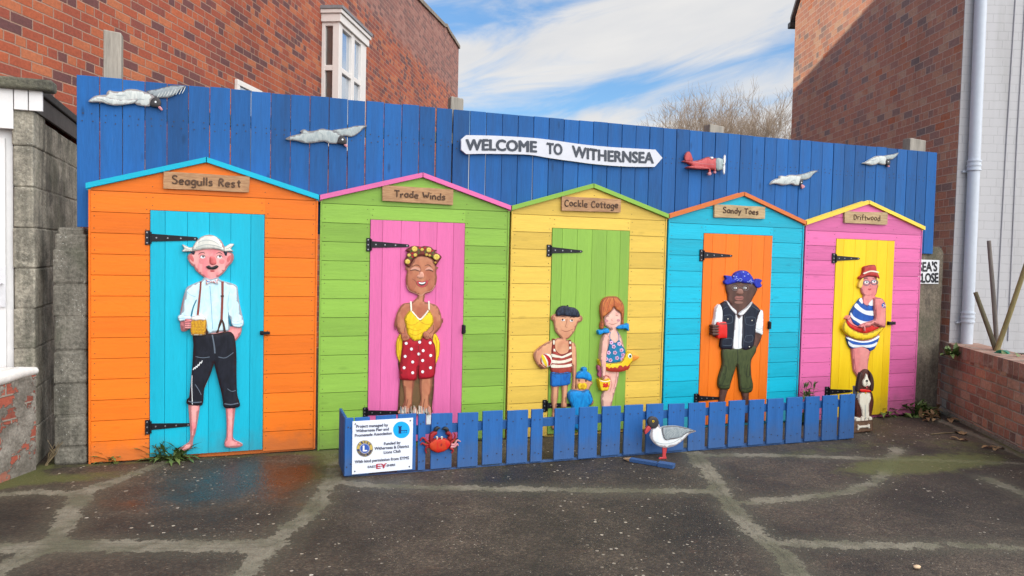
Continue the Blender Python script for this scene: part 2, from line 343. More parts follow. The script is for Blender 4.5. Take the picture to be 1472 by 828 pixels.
def ground():
    xs = np.concatenate([[-600, -250, -100, -45, -22, -12, -7, -5], np.arange(-3.6, 10.8, 0.04), [11.5, 13, 16, 24, 45, 100, 250, 600]])
    ys = np.concatenate([[-500, -200, -80, -35, -18, -11, -8, -6.5, -5.6, -5], np.arange(-4.6, 0.9, 0.034), [1.2, 2, 3, 5, 8, 14, 25, 45, 90, 180, 400, 900]])
    X, Y = np.meshgrid(xs, ys); nx, ny = len(xs), len(ys)
    Z = -0.010*np.clip(X, -10, 12)
    rng = np.random.RandomState(3); near = (X > -3.7) & (X < 10.9) & (Y > -4.7) & (Y < 1)
    hum = np.zeros_like(X)
    for k in range(9):
        a, b, p = rng.uniform(-2.2, 2.2), rng.uniform(-2.2, 2.2), rng.uniform(0, 6); hum += np.sin(a*X+b*Y+p)
    Z = Z + np.where(near, hum*0.0016, 0)
    J = np.full(X.shape, 9.0); P2 = np.stack([X, Y], -1)
    for hw, pl in BANDS:
        q = [GR(*p) for p in pl]; q = [Vector((v.x, v.y)) for v in q]
        for a, b in zip(q[:-1], q[1:]):
            a = np.array(a); d = np.array(b)-a; t = np.clip(((P2-a)@d)/(d@d), 0, 1); D = np.linalg.norm(P2-a-t[..., None]*d, axis=-1)
            J = np.minimum(J, D-hw)
    def blob(px, py, sx, sy):
        g = GR(px, py); return np.exp(-((X-g.x)/sx)**2-((Y-g.y)/sy)**2)
    moss = np.clip(blob(1330, 668, 1.0, 0.24)*1.25 + blob(1230, 640, 1.0, 0.3)*0.45 + blob(60, 690, 0.7, 0.16)*0.9 + blob(470, 660, 0.18, 0.4)*0.8 + blob(1130, 655, .8, .2)*.35 + blob(1390, 640, .5, .3)*.5 + blob(1000, 690, .3, .5)*.3, 0, 1)
    foot = np.exp(-((Y+0.03)/0.07)**2)*((X > -0.4) & (X < 8.3)); gwa, gwb = GR(1341.5, 586), GR(1472, 652); gd = np.array([gwb.x-gwa.x, gwb.y-gwa.y]); gd /= np.linalg.norm(gd); dd = np.abs((X-gwa.x)*gd[1]-(Y-gwa.y)*gd[0]); foot = np.maximum(foot, np.exp(-(dd/0.08)**2)*(X > 5))
    la_, lb_ = GR(52, 676), GR(0, 695); gd = np.array([lb_.x-la_.x, lb_.y-la_.y]); gd /= np.linalg.norm(gd); dd = np.abs((X-la_.x)*gd[1]-(Y-la_.y)*gd[0]); foot = np.maximum(foot, np.exp(-(dd/0.12)**2)*(X < 0.2)*1.2)
    moss = np.clip(moss+foot*0.62, 0, 1)
    wet = np.clip(blob(320, 690, 0.75, 0.45)*0.62 + blob(235, 735, 0.7, 0.4)*0.35 + blob(400, 680, .4, .4)*.6 + blob(690, 690, 1.4, .3)*.45, 0, 1)
    V = np.stack([X, Y, Z], -1).reshape(-1, 3); idx = np.arange(nx*ny).reshape(ny, nx)
    Q = np.stack([idx[:-1, :-1], idx[:-1, 1:], idx[1:, 1:], idx[1:, :-1]], -1).reshape(-1, 4)
    me = bpy.data.meshes.new('ground'); me.from_pydata(V.tolist(), [], Q.tolist())
    for n, A in (('joint', J), ('moss', moss), ('wet', wet)):
        at = me.attributes.new(n, 'FLOAT', 'POINT'); at.data.foreach_set('value', A.reshape(-1).astype(np.float32))
    me.polygons.foreach_set('use_smooth', [True]*len(me.polygons))
    m = NT('old_concrete_slabs'); P = m.pos()
    def attr(n): return m.node('ShaderNodeAttribute', attribute_name=n).outputs['Fac']
    big = m.noise(P, 1.1, 6, 0.6); med = m.noise(P, 7.0, 6, 0.65); fine = m.noise(P, 130, 4, 0.7)
    agg = m.node('ShaderNodeTexVoronoi'); m.put(agg.inputs['Vector'], P); agg.inputs['Scale'].default_value = 80
    agc = m.node('ShaderNodeSeparateColor'); m.put(agc.inputs[0], agg.outputs['Color'])
    slab = m.mix(m.ramp(big, [(0.35, 0.0), (0.65, 1.0)]), (0.020, 0.0150, 0.0098), (0.058, 0.043, 0.029))
    slab = m.mix(0.75, slab, m.ramp(agc.outputs[0], [(0.0, 0.45), (0.6, 0.95), (0.9, 1.5), (1.0, 2.2)]), 'MULTIPLY')
    slab = m.mix(0.6, slab, m.ramp(med, [(0.3, 0.55), (0.7, 1.4)]), 'MULTIPLY'); slab = m.mix(0.8, slab, m.ramp(m.noise(P, 0.55, 3), [(0.35, 0.6), (0.65, 1.35)]), 'MULTIPLY')
    # worn white chippings showing in the slabs
    chip = m.node('ShaderNodeTexVoronoi'); m.put(chip.inputs['Vector'], P); chip.inputs['Scale'].default_value = 34
    chc = m.node('ShaderNodeSeparateColor'); m.put(chc.inputs[0], chip.outputs['Color'])
    cmask = m.math('MULTIPLY', m.math('GREATER_THAN', chc.outputs[1], 0.88), m.math('LESS_THAN', chip.outputs['Distance'], m.math('MULTIPLY', chc.outputs[2], 0.36)))
    cmask = m.math('MULTIPLY', cmask, m.step(m.noise(P, 1.7, 5), 0.38, 0.62))
    slab = m.mix(m.math('MULTIPLY', cmask, 0.85), slab, (0.46, 0.40, 0.31))
    for scl, thr, rr_, cc_, lo in ((58, 0.90, 0.33, (0.40, 0.35, 0.27), 0.45), (105, 0.87, 0.36, (0.33, 0.28, 0.21), 0.40), (17, 0.955, 0.20, (0.56, 0.51, 0.42), 0.40)):
        c2 = m.node('ShaderNodeTexVoronoi'); m.put(c2.inputs['Vector'], m.vmul(P, (1, 1.25, 1))); c2.inputs['Scale'].default_value = scl
        c3 = m.node('ShaderNodeSeparateColor'); m.put(c3.inputs[0], c2.outputs['Color'])
        k2 = m.math('MULTIPLY', m.math('GREATER_THAN', c3.outputs[1], thr), m.math('LESS_THAN', c2.outputs['Distance'], m.math('MULTIPLY', c3.outputs[2], rr_)))
        k2 = m.math('MULTIPLY', k2, m.step(m.noise(P, 1.3+scl*0.02, 6, 0.7), lo, lo+0.2)); slab = m.mix(k2, slab, cc_)
    rst = m.step(m.noise(P, 5.5, 6, 0.7), 0.56, 0.72); slab = m.mix(m.math('MULTIPLY', rst, 0.35), slab, (0.085, 0.045, 0.026))
    scr = m.math('MULTIPLY', m.step(m.noise(m.vmul(P, (1, 1.6, 1)), 15, 8, 0.8, 0.8), 0.63, 0.70), m.step(m.noise(P, 0.9, 3), 0.5, 0.66)); slab = m.mix(m.math('MULTIPLY', scr, 0.6), slab, (0.27, 0.26, 0.24))
    cem = m.mix(med, (0.115, 0.10, 0.066), (0.30, 0.27, 0.205)); cem = m.mix(0.6, cem, m.ramp(fine, [(0.3, 0.6), (0.7, 1.3)]), 'MULTIPLY')
    cem = m.mix(m.math('MULTIPLY', m.step(m.noise(P, 2.3, 5), 0.40, 0.62), 0.7), cem, (0.072, 0.072, 0.036))
    jd = m.math('ADD', attr('joint'), m.math('ADD', m.math('MULTIPLY', m.math('SUBTRACT', med, 0.5), 0.20), m.math('MULTIPLY', m.math('SUBTRACT', m.noise(P, 28, 5, 0.7), 0.5), 0.10)))
    jm = m.step(jd, 0.008, -0.006); crack = m.step(m.math('ABSOLUTE', m.math('ADD', attr('joint'), m.math('ADD', 0.055, m.math('MULTIPLY', m.math('SUBTRACT', med, 0.5), 0.05)))), 0.005, 0.0)
    halo = m.math('MULTIPLY', m.step(jd, 0.16, 0.0), 0.35); col = m.mix(halo, slab, (0.085, 0.080, 0.052))
    jm = m.math('MULTIPLY', jm, m.math('ADD', 0.62, m.math('MULTIPLY', m.step(m.noise(P, 13, 6, 0.75), 0.40, 0.55), 0.33))); col = m.mix(jm, col, cem); col = m.mix(m.math('MULTIPLY', m.math('MULTIPLY', crack, jm), 0.5), col, (0.03, 0.028, 0.02))
    ms = m.step(m.math('ADD', attr('moss'), m.math('MULTIPLY', m.math('SUBTRACT', m.noise(P, 10, 7, 0.7), 0.5), 1.1)), 0.38, 0.85)
    col = m.mix(m.math('MULTIPLY', ms, 0.75), col, m.mix(fine, (0.055, 0.062, 0.012), (0.13, 0.14, 0.035)))
    wt = m.step(m.math('ADD', attr('wet'), m.math('MULTIPLY', m.math('SUBTRACT', m.noise(P, 2.6, 6, 0.6), 0.5), 1.6)), 0.25, 0.95)
    col = m.mix(m.math('MULTIPLY', wt, 0.45), col, (0.018, 0.016, 0.015)); m.col(col)
    ro = m.math('SUBTRACT', m.math('ADD', m.math('MULTIPLY', med, 0.35), 0.52), m.math('MULTIPLY', wt, 0.40)); m.put(m.b.inputs['Roughness'], m.math('ADD', m.math('MAXIMUM', ro, 0.22), m.math('MULTIPLY', jm, 0.15)))
    m.bump(m.math('ADD', m.math('MULTIPLY', agg.outputs['Distance'], -0.5), m.math('ADD', m.math('MULTIPLY', med, 0.9), m.math('MULTIPLY', jm, 0.5))), 0.55, 0.010)
    me.materials.append(m.mat); o = bpy.data.objects.new('ground', me); COL.objects.link(o); struct(o)
ground()

# ---- left brick building
LW = Plane(LV(-4.13, 5.9, 0), r0*0.122 + f0*0.993)
def wallprism(mb, pl, poly, depth, m=0):
    n = len(poly); A = [pl.w(a, b, 0) for a, b in poly]; B = [pl.w(a, b, -depth) for a, b in poly]
    mb.add(A, [tuple(range(n))], m, uvs=[list(poly)]); mb.add(B, [tuple(range(n-1, -1, -1))], m, uvs=[list(poly)[::-1]])
    for i in range(n):
        j = (i+1) % n; e = math.hypot(poly[j][0]-poly[i][0], poly[j][1]-poly[i][1])
        vert = abs(poly[j][0]-poly[i][0]) < 1e-6
        uv = [(0, poly[i][1]), (0, poly[j][1]), (depth, poly[j][1]), (depth, poly[i][1])] if vert else [(0, 0), (e, 0), (e, depth), (0, depth)]
        mb.add([A[i], A[j], B[j], B[i]], [(0, 1, 2, 3)], m, uvs=[uv])
lt = [(-2.5, 10.2), (3.0, 10.0)] + [(LW.ab(px, py)[0], LW.ab(px, py)[1]) for px, py in ((560, -52), (603, 0), (638, 36), (641, 36.5), (645, 45), (651, 54), (659.5, 68))]  # unseen near roofline, its heights shaped for the shadow edge on the gable
LEND = lt[-1][0]
ra, rb = LW.ab(511, 0), LW.ab(649, 135); rk = (rb[1]-ra[1])/(rb[0]-ra[0])
red_l = brick('red_brick_left', 0.235, 0.088, 0.011, [(0.0, (0.125, 0.050, 0.050)), (0.14, (0.155, 0.054, 0.048)), (0.32, (0.29, 0.066, 0.038)), (0.62, (0.36, 0.080, 0.036)), (0.86, (0.42, 0.102, 0.040)), (1.0, (0.45, 0.14, 0.06))],
              (0.33, 0.20, 0.145), region=(ra[1]-rk*ra[0], rk, [(0.0, (0.15, 0.075, 0.07)), (0.5, (0.25, 0.10, 0.082)), (1.0, (0.32, 0.15, 0.12))]))
bl = thing('brick_building', 'long red brick building with a white bay window, behind the blue fence', 'building', LV(-4.13, 5.9, 0))
mb = MB(); wallprism(mb, LW, [(-2.5, -0.3), (LEND, -0.3)] + lt[::-1], 7.0); mb.build('wall', red_l, bl)
stone = concrete('weathered_stone', (0.17, 0.14, 0.11), (0.27, 0.22, 0.17))
mb = MB()
for (a0, b0), (a1, b1) in zip(lt[2:-1], lt[3:]):
    if a1-a0 < 0.05: continue
    mb.hexa([LW.w(a0, b0-0.05, 0.05), LW.w(a1, b1-0.05, 0.05), LW.w(a1, b1-0.05, -0.4), LW.w(a0, b0-0.05, -0.4), LW.w(a0, b0+0.05, 0.05), LW.w(a1, b1+0.05, 0.05), LW.w(a1, b1+0.05, -0.4), LW.w(a0, b0+0.05, -0.4)])
mb.build('parapet_coping', stone, bl)
upvc = plain('white_upvc', (0.74, 0.70, 0.66), 0.35, var=0.04, bump=0.05)
lead = plain('lead_flashing', (0.21, 0.21, 0.22), 0.55, var=0.2)
def glass(name, c, r=0.04):
    m = NT(name); m.col(c); m.rough(r); m.b.inputs['Specular IOR Level'].default_value = 0.9; m.b.inputs['IOR'].default_value = 1.75; return m.mat
pane_m = glass('window_glass', (0.55, 0.62, 0.70)); pane_m.node_tree.nodes['Principled BSDF'].inputs['Metallic'].default_value = 0.75; dim_m = glass('shaded_glass', (0.07, 0.065, 0.06), 0.15)
curtain = plain('net_curtain', (0.30, 0.28, 0.27), 0.8, var=0.3, scale=30)
# oriel bay
t0 = LW.ab(462, 100)[0]
p = 0.3
for _ in range(60):
    q = proj(LW.w(t0, LW.ab(470, 60, p)[1], p))[0]; p += (487-q)*0.004
bp = p; t1 = LW.ab(526, 90, bp)[0]; hb = LW.ab(487, 190, bp)[1]; ht = LW.ab(487, 31, bp)[1]; hm = LW.ab(488, 98, bp)[1]
bay = thing('bay_window', 'boxy white framed bay window with a lead roof on the red brick wall', 'window', LW.w(t0, 0, 0))
bl_children = []
mb = MB(); fr = 0.09
sp = Plane(LW.w(t0, 0, 0), LW.n)                                # side face, its own metres run outwards
def bar(pl, a0, a1, b0, b1, d=0.06, off=0.0): mb.pbox(pl, a0, a1, b0, b1, off-d, off)
for z0, z1 in ((hb, hb+0.08), (hm-0.045, hm+0.045), (ht-0.06, ht)):
    mb.hexa([LW.w(t0, z0, 0), LW.w(t0, z0, bp), LW.w(t0+0.06, z0, bp), LW.w(t0+0.06, z0, 0), LW.w(t0, z1, 0), LW.w(t0, z1, bp), LW.w(t0+0.06, z1, bp), LW.w(t0+0.06, z1, 0)])
    mb.pbox(LW, t0+0.07, t1, z0+.003, z1-.003, bp-0.06, bp-.003)
def post(ta, tb, pa, pb): mb.pbox(LW, ta, tb, hb, ht, pa, pb)
post(t0-0.004, t0+0.06, 0.0, bp*0.2); post(t0-0.004, t0+0.11*(t1-t0), bp*0.64, bp+0.004); post(t1-0.20*(t1-t0), t1+0.004, bp-0.14, bp+0.004); post(t1-0.06, t1+0.004, 0.0, 0.1)
tm = t0 + (t1-t0)*0.50; post(tm-0.075, tm+0.075, bp-0.08, bp+0.003)
mb.build('window_frame', upvc, bay, 0.006)
mb = MB(); mb.add([LW.w(t0+0.05, z, q) for z, q in ((hb, 0.02), (hb, bp-0.03), (ht, bp-0.03), (ht, 0.02))], [(0, 1, 2, 3)]); mb.build('side_pane', dim_m, bay)
for a0, a1 in ((t0+0.14, tm-0.03), (tm+0.03, t1-0.1)):
    mb = MB(); mb.add([LW.w(a, z, bp-0.05) for z, a in ((hb, a0), (hb, a1), (ht, a1), (ht, a0))], [(0, 1, 2, 3)]); mb.build('front_pane', pane_m, bay)
mb = MB(); mb.pbox(LW, t0-0.04, t1+0.06, ht, ht+0.13, -0.0, bp+0.04); mb.pbox(LW, t0-0.07, t1+0.09, ht+0.135, ht+0.20, 0.0, bp+0.07); mb.build('fascia', upvc, bay, 0.004)
mb = MB(); hw = LW.ab(459, 6)[1]; z0 = ht+0.203
mb.add([LW.w(t0-0.09, z0, 0.001), LW.w(t0-0.09, z0, bp+0.09), LW.w(t1+0.11, z0, bp+0.09), LW.w(t1+0.11, z0, 0.001), LW.w(t0-0.09, z0+0.05, bp+0.09), LW.w(t1+0.11, z0+0.05, bp+0.09), LW.w(t0-0.09, hw, 0.001), LW.w(t1-0.3, hw, 0.001)],
       [(0, 1, 2, 3), (1, 4, 5, 2), (0, 6, 4, 1), (4, 6, 7, 5), (2, 5, 7, 3)]); mb.build('lead_roof', lead, bay)
mb = MB(); mb.pbox(LW, t0+0.02, t1-0.02, hb-0.25, hb-0.003, 0.0, bp-0.02); mb.build('sill', upvc, bay, 0.006)
mb = MB(); mb.add([LW.w(a, z, bp-0.28) for z, a in ((hb, t0+.1), (hb, t1-.1), (ht, t1-.1), (ht, t0+.1))], [(0, 1, 2, 3)]); mb.build('curtain', curtain, bay)
# the window whose head peeps over the fence
wn0, wn1 = LW.ab(337, 118)[0], LW.ab(373, 131)[0]; wh = LW.ab(338, 114)[1]
win = thing('window', 'white framed window whose head just shows above the blue fence', 'window', LW.w(wn0, 0, 0))
mb = MB(); fw_ = 0.07
mb.pbox(LW, wn0, wn1, wh-fw_, wh, 0.002, 0.045); mb.pbox(LW, wn0, wn0+fw_, wh-1.2, wh-fw_, 0.002, 0.045); mb.pbox(LW, wn1-fw_, wn1, wh-1.2, wh-fw_, 0.002, 0.045); mb.pbox(LW, wn0, wn1, wh-1.27, wh-1.2, 0.002, 0.045)
mb.build('window_frame', upvc, win, 0.005)
mb = MB(); mb.pbox(LW, wn0+fw_, wn1-fw_, wh-1.2, wh-fw_, 0.004, 0.02); mb.build('pane', pane_m, win)

# ---- right building
q = CZ(1373.5, 300, 8.45); XR = (q-CAM).dot(r0)
RW = Plane(LV(XR, 8.45, 0), f0); WF = Plane(LV(XR, 8.45, 0), r0)
ae = RW.ab(1140, 120)[0]; he = RW.ab(1140, 26)[1]
red_r = brick('old_brick_right', 0.205, 0.093, 0.010, [(0.0, (0.27, 0.21, 0.19)), (0.10, (0.36, 0.23, 0.19)), (0.25, (0.49, 0.235, 0.165)), (0.55, (0.53, 0.245, 0.160)), (0.8, (0.57, 0.285, 0.180)), (0.93, (0.58, 0.38, 0.26)), (1.0, (0.56, 0.20, 0.10))], (0.58, 0.44, 0.345))
br = thing('brick_building', 'old red brick gable building with a white painted brick front and downpipe', 'building', LV(XR, 8.45, 0))
hr = he + (ae*0.5)*1.1
mb = MB(); wallprism(mb, RW, [(0.012, -0.4), (ae, -0.4), (ae, he), (ae*0.5, hr), (0.012, he)], 8.0); mb.build('side_wall', red_r, br)
white_b = brick('white_painted_brick', 0.235, 0.098, 0.010, [(0.0, (0.47, 0.455, 0.46)), (1.0, (0.51, 0.495, 0.50))], (0.5, 0.48, 0.46), bump=0.14, painted=(0.50, 0.487, 0.49))
mb = MB(); wallprism(mb, WF, [(0.0, -0.4), (11.0, -0.4), (11.0, he), (0.0, he)], 0.010); mb.build('front_wall', white_b, br)
slate = plain('slate_roof', (0.09, 0.085, 0.09), 0.7, var=0.3)
mb = MB()
for a0, b0, a1, b1 in ((ae+0.10, he-0.10, ae*0.5, hr), (-0.10, he-0.10, ae*0.5, hr)):
    mb.hexa([RW.w(a0, b0+.004, 0.06), RW.w(a1, b1+.004, 0.06), RW.w(a1, b1+.004, -8), RW.w(a0, b0+.004, -8), RW.w(a0, b0+0.10, 0.06), RW.w(a1, b1+0.10, 0.06), RW.w(a1, b1+0.10, -8), RW.w(a0, b0+0.10, -8)])
mb.build('roof', slate, br)
blackm = plain('black_plastic', (0.02, 0.02, 0.022), 0.5)
mb = MB(); mb.pbox(RW, ae+0.02, ae+0.14, he-0.20, he-0.10, -8, 0.09); mb.build('gutter', blackm, br, 0.01)
pipe_m = plain('grey_white_pipe', (0.56, 0.60, 0.66), 0.35, var=0.05, bump=0.03)
pa, pb = WF.ab(1410, 0, 0.07), WF.ab(1391, 458, 0.07)
pt_ = [WF.w(pa[0]+(pa[0]-pb[0])*0.3, pa[1]+(pa[1]-pb[1])*0.3, 0.07), WF.w(*pb, 0.07), WF.w(pb[0], 0.3, 0.07)]
dp = thing('downpipe', 'pale grey plastic downpipe on the white painted brick wall', 'drainpipe', (pt_[2].x, pt_[2].y, 0.3))
mb = MB(); mb.tube(pt_, 0.062, 16); mb.build('pipe', pipe_m, dp)
for yy in (238, 456):
    c = WF.ab(1410-19*yy/458, yy, 0.07); mb = MB(); mb.tube([WF.w(c[0], c[1]-0.06, 0.07), WF.w(c[0], c[1]+0.06, 0.07)], 0.070, 16)
    for k in (-0.05, 0.0, 0.05): mb.tube([WF.w(c[0], c[1]+k-0.008, 0.07), WF.w(c[0], c[1]+k+0.008, 0.07)], 0.076, 16)
    mb.pbox(WF, c[0]-0.10, c[0]+0.10, c[1]-0.075, c[1]-0.055, 0.002, 0.03); mb.build('collar', pipe_m, dp)
cab_m = plain('old_cable', (0.36, 0.35, 0.37), 0.7)
for lab, pts in (('thin grey cable beside the downpipe on the white painted wall', [(1461, -20), (1447, 200), (1436, 400), (1432, 490)]), ('thin grey cable farther from the downpipe on the white painted wall', [(1474, 0), (1462, 200), (1453, 400), (1449, 490)])):
    mb = MB(); mb.tube([WF.pt(*q, 0.006) for q in pts], 0.0065, 6); tag(mb.build('cable', cab_m), lab, 'cable')

# ---- tall blue fence
blue_w = painted_wood('blue_fence_paint', BLUE, 'z', 0.65, 0.17, 0.6, worn=0.15)
fxl = FEN.ab(109.5, 120)[0]; fxr = FEN.ab(1345, 270)[0]; ztl = FEN.ab(110, 108)[1]; ztr = FEN.ab(1347, 219)[1]; zb = FEN.ab(113, 326)[1]
fence = thing('board_fence', 'tall blue close boarded fence behind the row of huts', 'fence', (0.5*(fxl+fxr), 0.09, 0))
NB = int(round((fxr-fxl)/0.1515)); pit = (fxr-fxl)/NB; mb = MB(); rnd = random.Random(5)
zt = lambda x: ztl+(ztr-ztl)*(x-fxl)/(fxr-fxl)
wide = {13: 0.010, 17: 0.012, 18: 0.012, 25: 0.004}
for i in range(NB):
    a = fxl+i*pit; g0 = 0.0018+rnd.random()*0.0015; g1 = wide.get(i, 0.0018+rnd.random()*0.0018)/1.0; yo = rnd.uniform(-0.0025, 0.0025); dzt = rnd.uniform(-0.004, 0.004)
    A, B = a+g0, a+pit-g1; y0, y1 = 0.08+yo, 0.098+yo; k = rnd.uniform(-.003, .003)
    mb.hexa([(A+k, y0, zb), (B+k, y0, zb), (B+k, y1, zb), (A+k, y1, zb), (A, y0, zt(A)+dzt), (B, y0, zt(B)+dzt), (B, y1, zt(B)+dzt), (A, y1, zt(A)+dzt)])
nail = plain('nail_heads', (0.06, 0.05, 0.05), 0.5, 0.6)
for i in range(NB):
    for fz in (0.21, 0.75):
        for k in (0.28, 0.72):
            x = fxl+(i+k)*pit+rnd.uniform(-.01, .01); z = zb+(zt(x)-zb)*fz*1.0+rnd.uniform(-.01, .01) if fz != 0.21 else zt(x)-0.33+rnd.uniform(-.012, .012)
            mb.disc(FEN, x, z, -0.002, 0.0032, 0.0030, 1, 6)
mb.build('board_panel', [blue_w, nail], fence, 0.0018, 1)
grey_w = painted_wood('weathered_post', (0.44, 0.40, 0.34), 'z', 0.8, 0.25, 0.2)
mb = MB(); mb.box(fxl+0.02, fxr-0.02, 0.104, 0.15, zb+0.1, zb+0.19); mb.box(fxl+0.02, fxr-0.02, 0.104, 0.15, ztr-0.33, ztr-0.24); mb.build('rail', grey_w, fence)
for x0, x1, y0 in ((148.5, 174.5, 42), (648, 666.5, 138), (1020, 1040.5, 178), (1308, 1331, 198)):
    pl = Plane((0, 0.16, 0), (1, 0)); a0 = pl.ab(x0, y0+5)[0]; a1 = pl.ab(x1, y0+5)[0]; z1 = pl.ab(x0, y0)[1]
    mb = MB(); z2 = z1-0.012; mb.hexa([(a0, 0.155, 0), (a1, 0.155, 0), (a1, 0.26, 0), (a0, 0.26, 0), (a0, 0.155, z1), (a1, 0.155, z2), (a1, 0.26, z2), (a0, 0.26, z1)]); mb.build('post', grey_w, fence, 0.008)

# ---- garage and block walls on the left
conc_l = concrete('grey_block', (0.40, 0.365, 0.29), (0.15, 0.14, 0.11), 0.5, 0.35)
conc_p = concrete('lichen_block', (0.20, 0.185, 0.15), (0.095, 0.088, 0.07), 1.0, 0.5)
gx = -0.325; gy = 0.0
GF = Plane((0, gy, 0), (1, 0))
gar = thing('garage', 'grey concrete block garage with a white door and mossy roof edge', 'garage', (gx-0.4, gy, 0))
mb = MB(); rnd = random.Random(11)
xa = GF.ab(18, 300)[0]; zt_ = GF.ab(30, 150)[1]; rows = 9; bh = zt_/rows
for r in range(rows):
    z0, z1 = r*bh+0.0012, (r+1)*bh-0.0012
    k = rnd.uniform(-.006, .006)
    mb.box(xa+k, gx-0.006+rnd.uniform(-.006, .004), gy+rnd.uniform(-.006, .006), gy+0.33, z0, z1)                     # pillar block
    if r < rows-0:
        for s in range(6):
            y0 = gy+0.33+0.44*s - (0.22 if r % 2 else 0); y1 = y0+0.43
            y0 = max(y0, gy+0.338)
            zz = z1 if r < rows-1 else z1-0.07
            mb.box(gx-0.2, gx-0.01+rnd.uniform(-.004, .004), y0, y1, z0, zz)
mb.box(xa+.012, gx-0.016, gy+.009, 2.75, 0, zt_-0.1); mb.build('block_wall', conc_l, gar, 0.012)
wht = plain('white_boards', (0.78, 0.77, 0.76), 0.4, var=0.05)
GD = Plane((0, gy+.05, 0), (1, 0))
mb = MB(); zc1 = GD.ab(40, 126)[1]; zc0 = GD.ab(10, 187)[1]; xr_ = GD.ab(66, 140)[0]; zs = GD.ab(62, 163)[1]
x = xr_
pieces = [(GD.ab(45, 150)[0], xr_, zs), (GD.ab(24, 150)[0], GD.ab(45, 150)[0], zs-0.0), (GD.ab(-5, 150)[0], GD.ab(24, 150)[0], zc0), (GD.ab(-50, 150)[0], GD.ab(-5, 150)[0], zc0), (GD.ab(-200, 150)[0], GD.ab(-50, 150)[0], zc0)]
for a0, a1, z0 in pieces: mb.box(a0+.003, a1-.003, gy-.035, gy-.01, z0, zc1)
mb.build('cladding', wht, gar, 0.004)
mb = MB(); xd = GD.ab(19, 300)[0]; mb.box(xd-1.2, xd, gy+.05, gy+.11, -0.02, zc0+0.02)
mb.build('door_frame', wht, gar, 0.005)
mb = MB(); xf = GD.ab(9, 300)[0]; mb.box(xd-1.15, xf, gy+.025, gy+.05, 0.05, GD.ab(5, 198)[1]); dr = mb.build('door', wht, gar, 0.006)
mb = MB(); c0 = GD.ab(5, 383); c1 = GD.ab(5, 441); mb.box(c0[0]-0.02, c0[0]+0.022, gy+.010, gy+.0245, c1[1], c0[1]); cm = GD.ab(5, 407); mb.tube([(cm[0], gy+.012, cm[1]), (cm[0], gy-.025, cm[1]), (cm[0]-0.10, gy-.028, cm[1])], 0.010, 8); mb.build('handle', plain('satin_metal', (0.72, 0.72, 0.74), 0.3, 0.3), dr, 0.006)
cope = concrete('mossy_coping', (0.08, 0.076, 0.062), (0.15, 0.145, 0.10), 0.3, 0.2)
mb = MB(); z0 = GD.ab(40, 133)[1]; z1 = GD.ab(40, 117)[1]; xe = Plane((0, gy-.09, 0), (1, 0)).ab(76, 128)[0]
mb.box(xe-2.4, xe, gy-.09, gy+.05, z0, z1); mb.build('roof_edge', cope, gar, 0.02, 3)
mb = MB(); mb.box(xe-2.4, gx+0.03, gy+.056, 2.75, z0-0.005, z1-0.02); mb.build('roof', plain('roof_felt', (0.05, 0.05, 0.048), 0.9, var=0.3), gar, 0.01)
fas = plain('grey_fascia', (0.085, 0.08, 0.075), 0.8, var=0.2)
mb = MB(); mb.box(gx-0.01, gx+0.012, gy-.005, 2.75, zs+0.0, z0-0.01); mb.build('fascia', fas, gar, 0.003)
PF0 = Plane((0, 0.02, 0), (1, 0)); xp0 = PF0.ab(76, 400)[0]; xp1 = PF0.ab(125.5, 500)[0]; zp = PF0.ab(100, 326)[1]
mb = MB(); rws = [0.0, 0.13, 0.36, 0.60, 0.845, 1.09, 1.335, zp-0.16, zp]
for z0, z1 in zip(rws[:-1], rws[1:]):
    top = z1 == zp; k = 0.035 if top else 0
    mb.box(xp0+rnd.uniform(-.006, .006)+k, xp1-0.004-k*0.6, 0.02+rnd.uniform(-.006, .004)+k*0.4, 0.34, z0+0.004, z1-0.004)
mb.box(xp0+.009, xp1-.008, 0.0255, 0.33, -0.05, zp-0.05)
tag(mb.build('block_pier', conc_p, None, 0.016), 'dark lichen spotted concrete block pier beside the orange hut', 'pier')
# broken low wall with a white capping
la, lb = GR(52, 676), GR(0, 695); ld = (lb-la).normalized(); LOW = Plane((la.x, la.y, 0), (ld.x, ld.y))
lz = LOW.ab(40, 535)[1]
rub = concrete('rubble_render', (0.16, 0.145, 0.125), (0.26, 0.245, 0.22), 0.2, 0.3)
lw = thing('low_wall', 'low rendered wall with exposed bricks and a white cement cap beside the garage', 'wall', (la.x, la.y, 0))
s_ = 1 if LOW.ab(0, 690)[0] > LOW.ab(52, 676)[0] else -1
a_end = LOW.ab(52, 670)[0]
rubb = brick('rendered_old_brick', 0.225, 0.085, 0.012, [(0.0, (0.22, 0.055, 0.035)), (0.6, (0.36, 0.085, 0.05)), (1.0, (0.30, 0.12, 0.08))], (0.26, 0.23, 0.19), bump=0.9, render=((0.125, 0.112, 0.092), (0.27, 0.25, 0.215)))
mb = MB(); wallprism(mb, LOW, [(a_end, -0.05), (a_end+s_*2.2, -0.05), (a_end+s_*2.2, lz-0.03), (a_end+s_*1.4, lz-0.028), (a_end+s_*.7, lz-0.032), (a_end, lz-0.03)], 0.22); mb.build('wall', rubb, lw, 0.014, 3)
def blobpath(mb, pl, a0, a1, b, r, tt, seed, m=0, n=14):
    rr = random.Random(seed); P = []; R = []
    for k in range(n+1):
        f = k/n; P.append(pl.w(a0+(a1-a0)*f, b+rr.uniform(-.012, .012), tt+rr.uniform(-.012, .012))); R.append(r*(0.82+0.3*rr.random())*(0.55 if k in (0, n) else 1))
    mb.tube(P, R, 10, m)
mb = MB(); blobpath(mb, LOW, a_end-s_*0.03, a_end+s_*2.2, lz+0.0, 0.052, -0.03, 3); blobpath(mb, LOW, a_end, a_end+s_*2.2, lz-0.005, 0.06, -0.13, 4)
